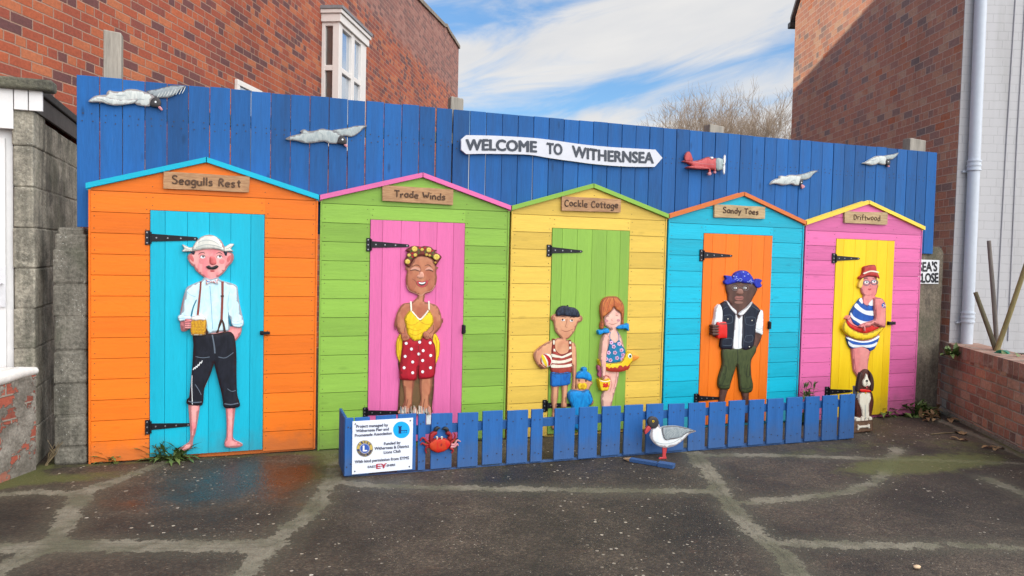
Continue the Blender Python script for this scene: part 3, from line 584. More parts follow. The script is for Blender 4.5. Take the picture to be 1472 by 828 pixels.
mb.build('cap', plain('white_cement', (0.66, 0.65, 0.62), 0.85, var=0.15, scale=30, bump=0.6), lw)

# ---- right: concrete post, low brick wall, planter
PP = Plane((0, 0.10, 0), (1, 0)); pz = PP.ab(1340, 357)[1]; px0 = PP.ab(1306, 450)[0]; px1 = PP.ab(1352, 420)[0]
post_m = concrete('post_concrete', (0.20, 0.165, 0.12), (0.12, 0.098, 0.075), 0.35, 0.6)
mb = MB(); arc = [(px1-0.07+0.07*math.cos(t), pz-0.07+0.07*math.sin(t)) for t in (0, .4, .8, 1.2, 1.57)]
mb.prism(PP, [(px0, -0.15), (px1+0.0, -0.15)] + arc + [(px0+0.05, pz-.004), (px0, pz-0.05)], -0.24, 0.0)
tag(mb.build('concrete_post', post_m, None, 0.02, 3), 'weathered round topped concrete gatepost beside the pink hut', 'post')
wa, wb = GR(1341.5, 586), GR(1472, 652); wd = (wb-wa).normalized(); BW = Plane((wa.x, wa.y, 0), (wd.x, wd.y))
gz = GZ(wa.x, 0); bw_top = BW.ab(1345, 488)[1]; s2 = 1 if BW.ab(1460, 600)[0] > 0 else -1
old_b = brick('old_garden_brick', 0.235, 0.098, 0.014, [(0.0, (0.20, 0.11, 0.09)), (0.2, (0.34, 0.155, 0.11)), (0.5, (0.44, 0.20, 0.135)), (0.8, (0.50, 0.24, 0.155)), (0.95, (0.50, 0.32, 0.23)), (1.0, (0.44, 0.37, 0.30))], (0.36, 0.31, 0.25), bump=0.9, aged=0.55)
hdr_b = brick('brick_on_edge', 0.105, 0.5, 0.012, [(0.0, (0.22, 0.13, 0.10)), (0.5, (0.40, 0.20, 0.145)), (1.0, (0.44, 0.27, 0.20))], (0.34, 0.30, 0.24), bump=0.8, aged=0.75)
gw = thing('garden_wall', 'low brown brick planter wall with bricks on edge along its top', 'wall', (wa.x, wa.y, gz))
def uvbox(mb, pl, a0, a1, b0, b1, t0, t1, m=0, v0=0.0):
    P = lambda a, b, t: pl.w(a, b, t)
    for q, uv in (([(a0, b0, t1), (a1, b0, t1), (a1, b1, t1), (a0, b1, t1)], [(a0, b0), (a1, b0), (a1, b1), (a0, b1)]),
                  ([(a0, b1, t1), (a1, b1, t1), (a1, b1, t0), (a0, b1, t0)], [(a0, b1), (a1, b1), (a1, b1+t1-t0), (a0, b1+t1-t0)]),
                  ([(a0, b0, t0), (a0, b0, t1), (a0, b1, t1), (a0, b1, t0)], [(t0, b0), (t1, b0), (t1, b1), (t0, b1)]),
                  ([(a1, b0, t0), (a1, b0, t1), (a1, b1, t1), (a1, b1, t0)], [(t0, b0), (t1, b0), (t1, b1), (t0, b1)]),
                  ([(a0, b0, t0), (a1, b0, t0), (a1, b1, t0), (a0, b1, t0)], [(a0, b0), (a1, b0), (a1, b1), (a0, b1)])):
        mb.add([P(*k) for k in q], [(0, 1, 2, 3)], m, uvs=[[(u+20, v+v0) for u, v in uv]])
mb = MB(); uvbox(mb, BW, 0, s2*4.6, -0.2, bw_top-0.135, -0.33, 0, 0, 0.12); mb.build('wall', old_b, gw)
mb = MB(); uvbox(mb, BW, -s2*0.006, s2*4.6, bw_top-0.132, bw_top, -0.36, 0.012, 0, 0.38-bw_top+10); mb.build('coping', hdr_b, gw, 0.012)
mb = MB(); mb.hexa([BW.w(a, b, t) for b, tt in ((-0.3, 0.10), (gz+0.045, 0.015)) for a, t in ((0.06*s2, -.01), (0.06*s2, tt), (4.6*s2, tt), (4.6*s2, -.01))]); mb.build('footing', concrete('footing', (0.12, 0.11, 0.085), (0.2, 0.185, 0.14), 0.2, 0.2), gw, 0.01)
soil = concrete('soil', (0.045, 0.035, 0.026), (0.07, 0.056, 0.04)); sb = bw_top-0.10
e1, e2 = BW.w(s2*0.02, 0, -0.362), BW.w(s2*4.6, 0, -0.362); c1 = WF.w(9.5, 0, 0.0); c0_ = WF.w(0.02, 0, 0.0)
mb = MB(); mb.add([(e.x, e.y, sb) for e in (e1, e2, e2+r0*5, c1, c0_)] + [(e.x, e.y, -0.1) for e in (e1, e2, e2+r0*5, c1, c0_)], [(0, 1, 2, 3, 4), (0, 5, 6, 1), (1, 6, 7, 2)]); struct(mb.build('soil', soil))

# ================================================================= BEACH HUTS
black_iron = plain('black_iron', (0.012, 0.012, 0.016), 0.4, 0.4, var=0.3, bump=0.1)
steel = plain('bolt_steel', (0.30, 0.30, 0.32), 0.35, 0.9)
nailm = plain('rusty_nail', (0.10, 0.055, 0.03), 0.7)
EAVE = [(125, 263), (459, 280.5), (734, 296), (960, 308), (1157, 318), (1327, 325.5)]
APEX = [(297, 227), (607, 249), (852, 264.5), (1068, 276.5), (1247, 288.5)]
ev = [FAC.ab(*q) for q in EAVE]
HUTS = [
 dict(c=ORANGE, d=CYAN, t=CYAN, nm='orange', dn='cyan', door=[(215.5, 303), (380, 308), (378, 600), (216, 600)], bot=653,
      hin=[((208.5, 216, 331, 352), (216, 336, 347), (283, 341, 345.5)), ((208.5, 216, 604, 624.5), (216, 609, 618), (272.5, 608.5, 612.5))], latch=(375, 476.5, 388, 480.5)),
 dict(c=GREEN, d=PINK, t=PINK, nm='green', dn='pink', door=[(533, 316), (668.5, 321), (663, 570), (528.5, 570)], bot=622,
      hin=[((527, 533, 342, 361.5), (533, 346.5, 356), (587, 351.5, 355)), ((522, 527.8, 586, 599), (528, 590, 597), (578, 591, 595))], latch=(665, 467.5, 668.5, 479)),
 dict(c=YELLOW, d=GREEN, t=GREEN, nm='yellow', dn='green', door=[(793, 328), (905.5, 332), (898, 560), (789, 560)], bot=620,
      hin=[((786.5, 792, 351.5, 369), (792, 355, 364), (836, 360, 363)), ((780.5, 786, 575, 592), (786, 579, 587), (823, 580.5, 584))], latch=None),
 dict(c=CYAN, d=ORANGE, t=lin('#cf6f33'), nm='turquoise', dn='orange', door=[(1012, 336), (1110.5, 338.5), (1101.5, 560), (1004, 560)], bot=598,
      hin=[((1006.5, 1011.3, 358.5, 375.5), (1011, 362, 371), (1051.5, 366.5, 369)), ((998.5, 1004, 566, 578), (1004, 569, 576.5), (1035, 571, 574))], latch=(1104.5, 462.5, 1107, 472.5)),
 dict(c=PINK, d=lin('#f6c816'), t=lin('#f3cd4a'), nm='pink', dn='yellow', door=[(1202, 342.5), (1286, 347), (1276, 560), (1193.5, 560)], bot=598,
      hin=[((1196.8, 1201.5, 364, 378.5), (1201.5, 367.5, 375), (1234.5, 370.3, 373)), ((1186.8, 1191.6, 556, 569.5), (1192, 559.5, 567), (1224, 560.5, 563.5))], latch=(1276, 462.5, 1285.5, 466.5)),
]
BOARD = 0.155
rnd = random.Random(21)
for i, H in enumerate(HUTS):
    X0, X1 = ev[i][0]+0.007, ev[i+1][0]-0.007; ze0, ze1 = ev[i][1]-0.04, ev[i+1][1]-0.04
    ax, az = FAC.ab(*APEX[i]); az -= 0.035
    zg = GZ((X0+X1)/2, 0)
    wallm = painted_wood(H['nm']+'_hut_paint', H['c'], 'x', 0.5, 0.09, 0.25, dirt=0.35); doorm = painted_wood(H['dn']+'_door_paint_'+H['nm'], H['d'], 'z', 0.48, 0.07, 0.10, dirt=0.25)
    trimm = painted_wood(H['nm']+'_trim_paint', H['t'], 'x', 0.5, 0.06, 0.1)
    hut = thing('beach_hut', '%s beach hut with a %s door' % (H['nm'], H['dn']), 'beach hut', ((X0+X1)/2, 0, zg), 'beach huts in a row')
    roofz = lambda x: ze0+(az-ze0)*(x-X0)/(ax-X0) if x < ax else az+(ze1-az)*(x-ax)/(X1-ax)
    da = [FAC.ab(*q)[0] for q in H['door']]; dx0 = da[3] + 0.0*(da[0]-da[3]); dx0 = (da[0]+da[3])/2; dx1 = (da[1]+da[2])/2
    dz1 = (FAC.ab(*H['door'][0])[1]+FAC.ab(*H['door'][1])[1])/2; dz0 = zg+0.035
    mb = MB(); nm_ = []
    def gable_poly(xa, xb, za, zb_):
        """rectangle cut by the two roof slopes"""
        if za >= az-0.003: return None
        xl_ = X0+(ax-X0)*(za-ze0)/(az-ze0); xr_ = X1-(X1-ax)*(za-ze1)/(az-ze1)
        xl, xr = max(xa, xl_+0.001), min(xb, xr_-0.001)
        if xr-xl < 0.01: return None
        ks = {xl, xr}
        for k in (ax, X0+(ax-X0)*(zb_-ze0)/(az-ze0), X1-(X1-ax)*(zb_-ze1)/(az-ze1)):
            if xl+1e-4 < k < xr-1e-4: ks.add(k)
        out = []
        for k in sorted(ks, reverse=True):
            t = min(zb_, roofz(k))
            out.append((k, max(t, za+0.0005)))
        return [(xl, za), (xr, za)]+out
    z = zg+0.02; row = 0
    while z < az:
        z1 = z+BOARD; yo = rnd.uniform(-0.0015, 0.0015)
        segs = []
        if z1 <= dz1+0.004 or z < dz1-0.0: 
            if z1 > dz1+0.01: segs.append((dx0-0.004, dx1+0.004, dz1+0.004, z1-0.003))
            segs += [(X0+0.018, dx0-0.004, z, z1-0.003), (dx1+0.004, X1-0.018, z, z1-0.003)]
        else: segs.append((X0+0.018, X1-0.018, z, z1-0.0018))
        for xa, xb, a, b in segs:
            if row > 0 and a == z: a += 0.0018
            P = gable_poly(xa, xb, a, b)
            if P and len(P) >= 3: mb.prism(FAC, P, -0.02+yo, yo)
            if b-a > 0.08:
                for xx in (xa+0.022, xb-0.022):
                    for zz in (a+0.03, b-0.03):
                        if zz < roofz(xx)-0.05: mb.disc(FAC, xx+rnd.uniform(-.004, .004), zz+rnd.uniform(-.006, .006), yo, yo+0.0022, 0.0034, 1, 6)
                if xb-xa > 1.2:
                    for fx in (0.25, 0.5, 0.75):
                        xx = xa+(xb-xa)*fx
                        if a+0.05 < roofz(xx)-0.05: mb.disc(FAC, xx+rnd.uniform(-.03, .03), a+0.045, yo, yo+0.0022, 0.0034, 1, 6)
        z = z1; row += 1
    # core behind the boards, with side walls
    core = [(X0+0.008, zg), (X1-0.008, zg), (X1-0.008, ze1-0.012), (ax, az-0.012), (X0+0.008, ze0-0.012)]
    mb.prism(FAC, core, -0.07, -0.0225)
    mb.build('wall', [wallm, nailm], hut, 0.0018, 1)
    mb = MB(); 
    for xa, xb, s in ((X0+0.002, X0+0.0165, ze0), (X1-0.0165, X1-0.002, ze1)):
        mb = MB(); mb.box(xa, xb, -0.006, 0.0, zg+0.01, s-0.004); mb.build('corner_trim', wallm, hut, 0.002)
    # barge boards and roof
    mb = MB(); th = 0.036
    for (xa, za), (xb, zb2) in (((X0-0.008, ze0), (ax, az)), ((ax, az), (X1+0.008, ze1))):
        mb.prism(FAC, [(xa, za+.003), (xb, zb2+.003), (xb, zb2+th), (xa, za+th)], 0.0, 0.028)
    mb.build('barge_board', trimm, hut, 0.003)
    mb = MB()
    for (xa, za), (xb, zb2) in (((X0-0.006, ze0), (ax, az)), ((ax, az), (X1+0.006, ze1))):
        mb.prism(FAC, [(xa, za-.009), (xb, zb2-.009), (xb, zb2+th-.004), (xa, za+th-.004)], -0.077, -0.001)
    mb.build('roof', trimm, hut, 0.003)
    # door of vertical boards
    mb = MB(); cuts = [0, 0.125, 0.315, 0.505, 0.695, 0.875, 1]; w = dx1-dx0
    for k0, k1 in zip(cuts[:-1], cuts[1:]): mb.box(dx0+k0*w+0.0008, dx0+k1*w-0.0008, -0.006, 0.014, dz0, dz1)
    mb.box(dx0+0.002, dx1-0.002, 0.0142, 0.018, dz0+.003, dz1-.003)
    door = mb.build('door', doorm, hut, 0.0022)
    for (pa_, pb_, ya, yb), (sx0, sy0, sy1), (ex, ey0, ey1) in H['hin']:
        a0, b1 = FAC.ab(pa_, ya, 0.01); a1, b0 = FAC.ab(pb_, yb, 0.01); mb = MB(); mb.box(a0, a1, -0.0095, -0.0005, b0, b1)
        q = [FAC.ab(sx0, sy1, .01), FAC.ab(ex, ey1, .01), FAC.ab(ex+1.5, (ey0+ey1)/2, .01), FAC.ab(ex, ey0, .01), FAC.ab(sx0, sy0, .01)]
        mb.prism(FAC, q, 0.0065, 0.0125)
        cx_ = a1+0.002; mb.tube([(cx_, -0.012, b0+0.01), (cx_, -0.012, b1-0.01)], 0.008, 8)
        for fb in (0.14, 0.5, 0.86): mb.disc(FAC, (a0+a1)/2-0.004, b0+(b1-b0)*fb, 0.0095, 0.0125, 0.0045, 1, 8)
        for fa in (0.1, 0.34, 0.62, 0.93):
            L_ = (q[0][0]+(q[1][0]-q[0][0])*fa, ((q[0][1]+(q[1][1]-q[0][1])*fa)+(q[4][1]+(q[3][1]-q[4][1])*fa))/2); mb.disc(FAC, L_[0]+.01, L_[1], 0.0125, 0.0155, 0.0045, 1, 8)
        mb.build('hinge', [black_iron, steel], door, 0.0012, 1)
    if H['latch']:
        xa, ya, xb, yb = H['latch']; a0, b1 = FAC.ab(xa, ya, .01); a1, b0 = FAC.ab(xb, yb, .01); mb = MB(); mb.box(a0, a1, -0.030, -0.0075, b0, b1); mb.box(a0-.006, a0+.018, -0.018, -0.0078, b0-.005, b1+.005); mb.build('latch', black_iron, door, 0.003)

# ---------------------------------------------------------------- stroke lettering for the hand cut name boards
GL = {
 'S': [[(.52, .84), (.40, .98), (.18, .96), (.06, .78), (.16, .60), (.40, .48), (.54, .30), (.46, .06), (.20, .0), (.02, .14)]],
 'e': [[(.06, .30), (.46, .34), (.44, .52), (.26, .60), (.08, .48), (.04, .22), (.20, .02), (.46, .08)]],
 'a': [[(.44, .52), (.26, .60), (.06, .44), (.06, .14), (.24, .0), (.44, .16)], [(.46, .60), (.46, .0)]],
 'g': [[(.44, .52), (.26, .60), (.06, .44), (.06, .16), (.24, .04), (.44, .18)], [(.46, .60), (.46, -.20), (.28, -.34), (.06, -.24)]],
 'u': [[(.05, .58), (.06, .16), (.22, .0), (.42, .14)], [(.45, .58), (.46, .0)]],
 'l': [[(.08, 1.0), (.08, .0)]],
 's': [[(.40, .50), (.24, .60), (.06, .48), (.16, .34), (.36, .26), (.38, .08), (.20, .0), (.02, .08)]],
 'R': [[(.06, .0), (.06, .96), (.34, .96), (.50, .78), (.40, .58), (.08, .50)], [(.22, .50), (.54, .0)]],
 't': [[(.20, .86), (.20, .12), (.34, .0)], [(.02, .60), (.38, .60)]],
 'T': [[(.0, .94), (.62, .94)], [(.31, .94), (.31, .0)]],
 'r': [[(.06, .60), (.06, .0)], [(.06, .36), (.20, .56), (.36, .54)]],
 'd': [[(.44, .46), (.24, .58), (.06, .40), (.06, .14), (.24, .0), (.44, .14)], [(.46, 1.0), (.46, .0)]],
 'W': [[(.02, .96), (.20, .02), (.40, .66), (.60, .02), (.80, .96)]],
 'w': [[(.02, .58), (.16, .02), (.30, .42), (.44, .02), (.60, .58)]],
 'i': [[(.06, .58), (.06, .0)], [(.06, .84), (.07, .88)]],
 'n': [[(.06, .60), (.06, .0)], [(.06, .40), (.24, .60), (.42, .50), (.44, .0)]],
 'C': [[(.58, .80), (.42, .97), (.18, .90), (.04, .56), (.08, .18), (.30, .0), (.56, .14)]],
 'o': [[(.26, .60), (.06, .46), (.06, .14), (.26, .0), (.46, .14), (.46, .46), (.26, .60)]],
 'c': [[(.42, .50), (.26, .60), (.06, .44), (.06, .14), (.24, .0), (.44, .10)]],
 'k': [[(.06, 1.0), (.06, .0)], [(.42, .58), (.08, .26), (.46, .0)]],
 'y': [[(.04, .58), (.24, .08)], [(.48, .58), (.12, -.34)]],
 'D': [[(.08, .0), (.06, .96), (.32, .92), (.56, .62), (.52, .26), (.30, .04), (.08, .0)]],
 'f': [[(.44, .90), (.30, 1.0), (.18, .84), (.18, .0)], [(.02, .56), (.38, .56)]],
}
WID = {'S': .60, 'R': .60, 'T': .64, 'W': .86, 'w': .64, 'C': .62, 'D': .62, 'l': .18, 'i': .16, 'r': .40, 't': .40, 'f': .42, ' ': .34}
SIGNS = [("Seagulls Rest", [(236, 247), (358.5, 254.5), (357, 276), (236, 270)], (0.09, 0.90), 0.27, 0.52, 'warm'),
         ("Trade Winds", [(550.5, 267), (651, 273), (650.5, 294), (550.5, 287.6)], (0.16, 0.90), 0.28, 0.46, 'warm'),
         ("Cockle Cottage", [(808, 282.5), (892.4, 287), (891.4, 305), (808, 302)], (0.04, 0.96), 0.30, 0.50, 'warm'),
         ("Sandy Toes", [(1027.3, 294), (1099.5, 298), (1098.7, 314), (1027.3, 311.5)], (0.16, 0.88), 0.34, 0.48, 'pale'),
         ("Driftwood", [(1214.4, 304), (1275.5, 306), (1275, 322.5), (1214.4, 319.8)], (0.20, 0.83), 0.30, 0.48, 'pale')]
def bare_wood(name, c, c2):
    m = NT(name); P = m.pos(); g = m.noise(m.vmul(P, (1.5, 10, 16)), 6, 6, 0.65, 1.0); b = m.noise(P, 5, 3)
    cc = m.mix(m.step(g, 0.35, 0.65), c, c2); cc = m.mix(0.5, cc, m.ramp(b, [(0.3, 0.6), (0.7, 1.3)]), 'MULTIPLY'); m.col(cc); m.rough(0.65); m.bump(g, 0.5, 0.003); return m.mat
nb = {'warm': bare_wood('oak_board', (0.47, 0.27, 0.13), (0.33, 0.165, 0.075)), 'pale': bare_wood('pale_oak_board', (0.50, 0.36, 0.19), (0.36, 0.23, 0.11))}
burn = plain('burnt_letters', (0.115, 0.066, 0.042), 0.8, var=0.4)
hutn = [h['nm'] for h in HUTS]
for (txt, qd, (ua, ub), vb, cap, wk), hn in zip(SIGNS, hutn):
    q = [FAC.ab(x, y, 0.02) for x, y in qd]; ctr = FAC.w(sum(a for a, b in q)/4, min(b for a, b in q), 0.0)
    root = thing('name_board', 'wooden name board reading %s on the %s hut' % (txt, hn), 'name sign', ctr, 'carved name boards on the huts')
    mb = MB(); rr = random.Random(len(txt)*5); e = []
    for j in range(4):
        a, b = q[j], q[(j+1) % 4]
        for k in range(6):
            f = k/6; e.append((a[0]+(b[0]-a[0])*f+(rr.uniform(-.002, .002)), a[1]+(b[1]-a[1])*f+rr.uniform(-.002, .002)))
    mb.prism(FAC, e[::-1], 0.002, 0.022); mb.build('board', nb[wk], root, 0.004)
    tot = sum(WID.get(ch, .53)+.10 for ch in txt)-.10; mb = MB(); u = 0
    def mp(a, b):                                                # 0..1 across the board
        top = (q[0][0]+(q[1][0]-q[0][0])*a, q[0][1]+(q[1][1]-q[0][1])*a); bo = (q[3][0]+(q[2][0]-q[3][0])*a, q[3][1]+(q[2][1]-q[3][1])*a)
        return FAC.w(bo[0]+(top[0]-bo[0])*b, bo[1]+(top[1]-bo[1])*b, 0.0225)
    for ch in txt:
        wv = WID.get(ch, .53); jy = rr.uniform(-.03, .03)
        for st in GL.get(ch, []):
            P = [mp(ua+(ub-ua)*(u+x)/tot, vb+cap*y+jy) for x, y in st]
            # round the corners
            Q = [P[0]]
            for k in range(1, len(P)-1):
                a, b, c = P[k-1], P[k], P[k+1]; Q += [a.lerp(b, .75)*.5+b*.5*1.0 if False else a.lerp(b, 0.72), b.lerp((a+c)/2, 0.22), b.lerp(c, 0.28)]
            Q.append(P[-1]); mb.tube(Q, 0.0066 if hn != 'pink' else 0.0052, 6)
        u += wv+.10
        if ch == ' ': mb.build('lettering', burn, root); mb = MB()
    mb.build('lettering', burn, root)

# ---------------------------------------------------------------- welcome sign on the fence
wsm = plain('sign_white', (0.60, 0.61, 0.66), 0.4, var=0.05, bump=0.03); wlet = plain('sign_grey_letters', (0.045, 0.055, 0.075), 0.5, var=0.1)
def Z(ox, oy, s): return lambda x, y: (ox+x/s, oy+y/s)
zf = Z(640, 170, 4.6)
def crom(pts, closed=True, sub=6):
    P = np.array(pts, float); n = len(P); out = []
    for i in range(n if closed else n-1):
        p0, p1, p2, p3 = (P[(i-1) % n], P[i], P[(i+1) % n], P[(i+2) % n]) if closed else (P[max(i-1, 0)], P[i], P[i+1], P[min(i+2, n-1)])
        for k in range(sub):
            t = k/sub; out.append(0.5*((2*p1)+(-p0+p2)*t+(2*p0-5*p1+4*p2-p3)*t*t+(-p0+3*p1-3*p2+p3)*t**3))
    if not closed: out.append(P[-1])
    return np.array(out)
topc = crom([(140, 113), (330, 117), (560, 130), (700, 145), (860, 168), (960, 180), (1100, 192), (1250, 201), (1390, 209)], False, 4)
botc = crom([(1385, 320), (1200, 318), (1000, 303), (860, 285), (700, 263), (560, 240), (420, 235), (270, 233), (140, 235)], False, 4)
pl_ = [FEN.ab(*zf(x, y), 0.03) for x, y in list(topc)+[(1435, 262)]+list(botc)+[(108, 208), (108, 140)]]
ws = thing('welcome_sign', 'wavy white arrow shaped sign reading WELCOME TO WITHERNSEA on the blue fence', 'sign', FEN.w(FEN.ab(803, 220)[0], FEN.ab(803, 240)[1], 0.0))
mb = MB(); mb.prism(FEN, pl_[::-1], 0.008, 0.030); mb.build('board', wsm, ws, 0.002, 1)
bx = np.array([135, 300, 450, 605, 670, 775, 838, 1000, 1100, 1250, 1380.]); by = np.array([210, 211, 216, 224, 232, 243, 251, 277, 285, 292, 297.])
def wl_(xa, xb):
    def f(u, v):
        x = xa+(xb-xa)*u; return zf(x, np.interp(x, bx, by)-v*(71+2*math.sin(x)))
    return f
for w, xa, xb in (("WELCOME", 139, 603), ("TO", 674, 773), ("WITHERNSEA", 842, 1377)):
    mb = MB(); put_text(mb, w, wl_(xa, xb), 0, 0.0325, FEN, 0.075); mb.build('lettering', wlet, ws)

# ---------------------------------------------------------------- low picket fence
A = GR(495, 687); B = GR(1226, 632.5); pd = (B-A).normalized(); PK = Plane((A.x, A.y, 0), (pd.x, pd.y))
pick_m = painted_wood('picket_paint', lin('#245c9c'), 'z', 0.65, 0.15, 0.4, worn=0.3, dirt=0.25)
pf = thing('picket_fence', 'low blue picket fence standing in front of the huts', 'fence', (A.x, A.y, GZ(A.x, 0)))
PX = [(496, 508), (510, 531.5), (540, 569), (572, 598), (601, 611.5), (620, 650), (658, 687), (693.5, 722), (729, 758.5), (763.5, 780), (797, 826), (832, 858.5), (865, 891.5), (897, 923.5), (928.5, 952.5), (960, 983),
      (989, 1013), (1018.7, 1042), (1047, 1069.7), (1075.8, 1097.4), (1102, 1124.7), (1129.8, 1151.8), (1156.5, 1176.5), (1181, 1202.3), (1206, 1227)]
rnd = random.Random(4)
tx = np.array([495, 520, 540, 600, 650, 700, 760, 800, 900, 960, 1042, 1100, 1227.]); ty = np.array([601, 600, 598.5, 595, 593.5, 592, 589, 587, 583, 580.5, 577.5, 574, 567.])
txb = np.array([495, 1226.]); 
def gline(x): return 687+(632.5-687)*(x-495)/(1226-495)
for k, (xa, xb) in enumerate(PX):
    a0 = PK.ab(xa, 630)[0]; a1 = PK.ab(xb, 630)[0]; zt0 = PK.ab(xa, np.interp(xa, tx, ty))[1]; zt1 = PK.ab(xb, np.interp(xb, tx, ty))[1]; j = rnd.uniform(-.004, .004)
    g = GZ(PK.w(a0, 0).x, 0)+0.012+rnd.uniform(0, .012); tl = rnd.uniform(-.003, .003)
    mb = MB(); mb.hexa([PK.w(a0+tl, g, 0), PK.w(a1+tl, g, 0), PK.w(a1+tl, g, -0.018), PK.w(a0+tl, g, -0.018), PK.w(a0, zt0+j, 0), PK.w(a1, zt1+j, 0), PK.w(a1, zt1+j, -0.018), PK.w(a0, zt0+j, -0.018)])
    for zz in (g+0.075, 0.5*(zt0+zt1)-0.075):
        for f in (0.3, 0.7): mb.disc(PK, a0+(a1-a0)*f+rnd.uniform(-.006, .006), zz+rnd.uniform(-.012, .012), -0.002, 0.0032, 0.0032, 1, 6)
    mb.build('picket', [pick_m, nail], pf, 0.002, 1)
aL = PK.ab(496, 630)[0]; aR = PK.ab(1226, 600)[0]
for n_, (p0, p1) in enumerate((((925, 592.5), (925, 603.5)), ((925, 650), (925, 659)))):
    z1 = PK.ab(*p0, -0.02)[1]; z0 = PK.ab(*p1, -0.02)[1]
    mb = MB(); mb.pbox(PK, aL+0.005, aR-0.01, z0, z1, -0.058, -0.019); mb.build('rail', pick_m, pf, 0.003)
E0 = PK.w(aL-0.004, 0, 0.0); E1 = GR(486.5, 668); zz = PK.ab(496, 601)[1]
for k in range(3):
    a = E0.lerp(E1, k/3+0.015); b = E0.lerp(E1, (k+1)/3-0.015); mb = MB(); z_ = GZ(a.x, 0)
    mb.hexa([(a.x, a.y, z_+.01), (b.x, b.y, z_+.01), (b.x+.02, b.y, z_+.01), (a.x+.02, a.y-.0, z_+.01), (a.x, a.y, zz), (b.x, b.y, zz), (b.x+.02, b.y, zz), (a.x+.02, a.y, zz)]); mb.build('picket', pick_m, pf, 0.002)

# ---------------------------------------------------------------- notice board on the pickets
cs = Z(500, 595, 8.72); Q4 = [(62, 98), (818, 52), (805, 690), (55, 758)]
nbm = plain('notice_white', (0.74, 0.78, 0.86), 0.35, var=0.03, bump=0.02); ink = plain('notice_ink', (0.05, 0.05, 0.10), 0.6); redi = plain('notice_red', (0.42, 0.03, 0.06), 0.6)
blui = plain('notice_blue', (0.0, 0.36, 0.80), 0.5, var=0.04); dki = plain('notice_navy', (0.01, 0.03, 0.12), 0.5); gold = plain('emblem_gold', (0.52, 0.38, 0.09), 0.5); embl = plain('emblem_blue', (0.03, 0.09, 0.38), 0.5); whi = plain('emblem_white', (0.8, 0.8, 0.82), 0.5, var=0.03)
q = [PK.ab(*cs(*p), 0.01) for p in Q4]
nt = thing('notice_board', 'white notice board crediting the project funders, fixed to the blue pickets', 'notice', PK.w(sum(a for a, b in q)/4, min(b for a, b in q), 0.003))
mb = MB(); mb.prism(PK, q[::-1], 0.0025, 0.008); mb.build('panel', nbm, nt, 0.001, 1)
def tline(x0, y0, x1, y1, cap): return lambda u, v: cs(x0+(x1-x0)*u, y0+(y1-y0)*u-v*cap)
mb = MB()
for w, a in (("Project managed by", (108, 174, 505, 154, 36)), ("Withernsea Pier and", (103, 231, 515, 206, 36)), ("Promenade Association", (90, 288, 550, 257, 36)), ("Funded by", (455, 391, 660, 375, 36)),
             ("Withernsea & District", (335, 451, 768, 421, 36)), ("Lions Club", (452, 501, 663, 481, 36)), ("With kind permission from EYMS", (88, 619, 768, 566, 36)), ("EAST", (252, 678, 352, 671, 27)), ("SHIRE", (488, 660, 595, 650, 27))):
    put_text(mb, w, tline(*a), 0, 0.0095, PK, 0.06)
mb.build('lettering', ink, nt)
mb = MB(); put_text(mb, "EY", tline(358, 688, 488, 676, 60), 0, 0.0098, PK, 0.06); mb.prism(PK, [PK.ab(*cs(x, y), .01) for x, y in ((352, 660), (480, 648), (480, 655), (352, 667))], 0.0085, 0.0101); mb.build('company_mark', redi, nt)
def cdisc(mb, x, y, r0_, r1, m, t, n=36):
    o_ = [PK.ab(*cs(x+r0_*math.cos(2*math.pi*k/n), y+r0_*math.sin(2*math.pi*k/n)), t) for k in range(n)]
    if not r1: mb.add([PK.w(a, b, t) for a, b in o_], [tuple(range(n))], m)
    else:
        i_ = [PK.ab(*cs(x+r1*math.cos(2*math.pi*k/n), y+r1*math.sin(2*math.pi*k/n)), t) for k in range(n)]
        mb.add([PK.w(a, b, t) for a, b in o_+i_], [(k, (k+1) % n, n+(k+1) % n, n+k) for k in range(n)], m)
mb = MB(); cdisc(mb, 672, 200, 105, 0, 0, 0.0088)
for poly in ([(637, 160), (672, 158), (670, 245), (636, 248)], [(630, 152), (640, 151), (641, 165), (631, 166)], [(648, 151), (660, 150), (661, 163), (649, 164)], [(668, 150), (678, 149), (679, 163), (669, 164)], [(668, 203), (745, 201), (745, 209), (668, 211)], [(690, 205), (694, 205), (694, 240), (690, 240)], [(712, 205), (716, 205), (716, 238), (712, 238)], [(734, 205), (738, 205), (738, 234), (734, 234)], [(668, 238), (745, 234), (745, 237), (668, 241)]):
    mb.add([PK.pt(*cs(*p), 0.0097) for p in poly], [(0, 1, 2, 3)], 1)
mb.build('pier_emblem', [blui, dki], nt)
mb = MB(); cdisc(mb, 212, 434, 104, 100, 1, 0.0088); cdisc(mb, 212, 434, 99, 64, 0, 0.0090); cdisc(mb, 212, 434, 56, 0, 2, 0.0090); cdisc(mb, 212, 434, 64, 60, 2, 0.0091)
put_text(mb, "L", tline(192, 468, 238, 464, 68), 3, 0.0100, PK, 0.12)
def arc_text(s, r, a0, a1, flip=False):
    for k, ch in enumerate(s):
        a = a0+(a1-a0)*k/(len(s)-1)
        def f(u, v, a=a):
            h = 26; w_ = 17; uu = (u-0.5)*w_; vv = (v-0.5)*h
            if flip: rr_ = r-vv; th = a-uu/r
            else: rr_ = r+vv; th = a+uu/r
            return cs(212+rr_*math.sin(th), 434-rr_*math.cos(th))
        put_text(mb, ch, f, 1, 0.0099, PK, 0.08)
arc_text("LIONS", 81, -0.9, 0.9); arc_text("INTERNATIONAL", 81, 3.14+1.35, 3.14-1.35, True)
mb.build('lions_emblem', [gold, dki, embl, whi], nt)
for x, y in ((95, 128), (785, 84), (772, 660), (88, 720)):
    mb = MB(); a, b = PK.ab(*cs(x, y), .01); mb.disc(PK, a, b, 0.0085, 0.011, 0.006, 0, 10); mb.build('screw', steel, nt)

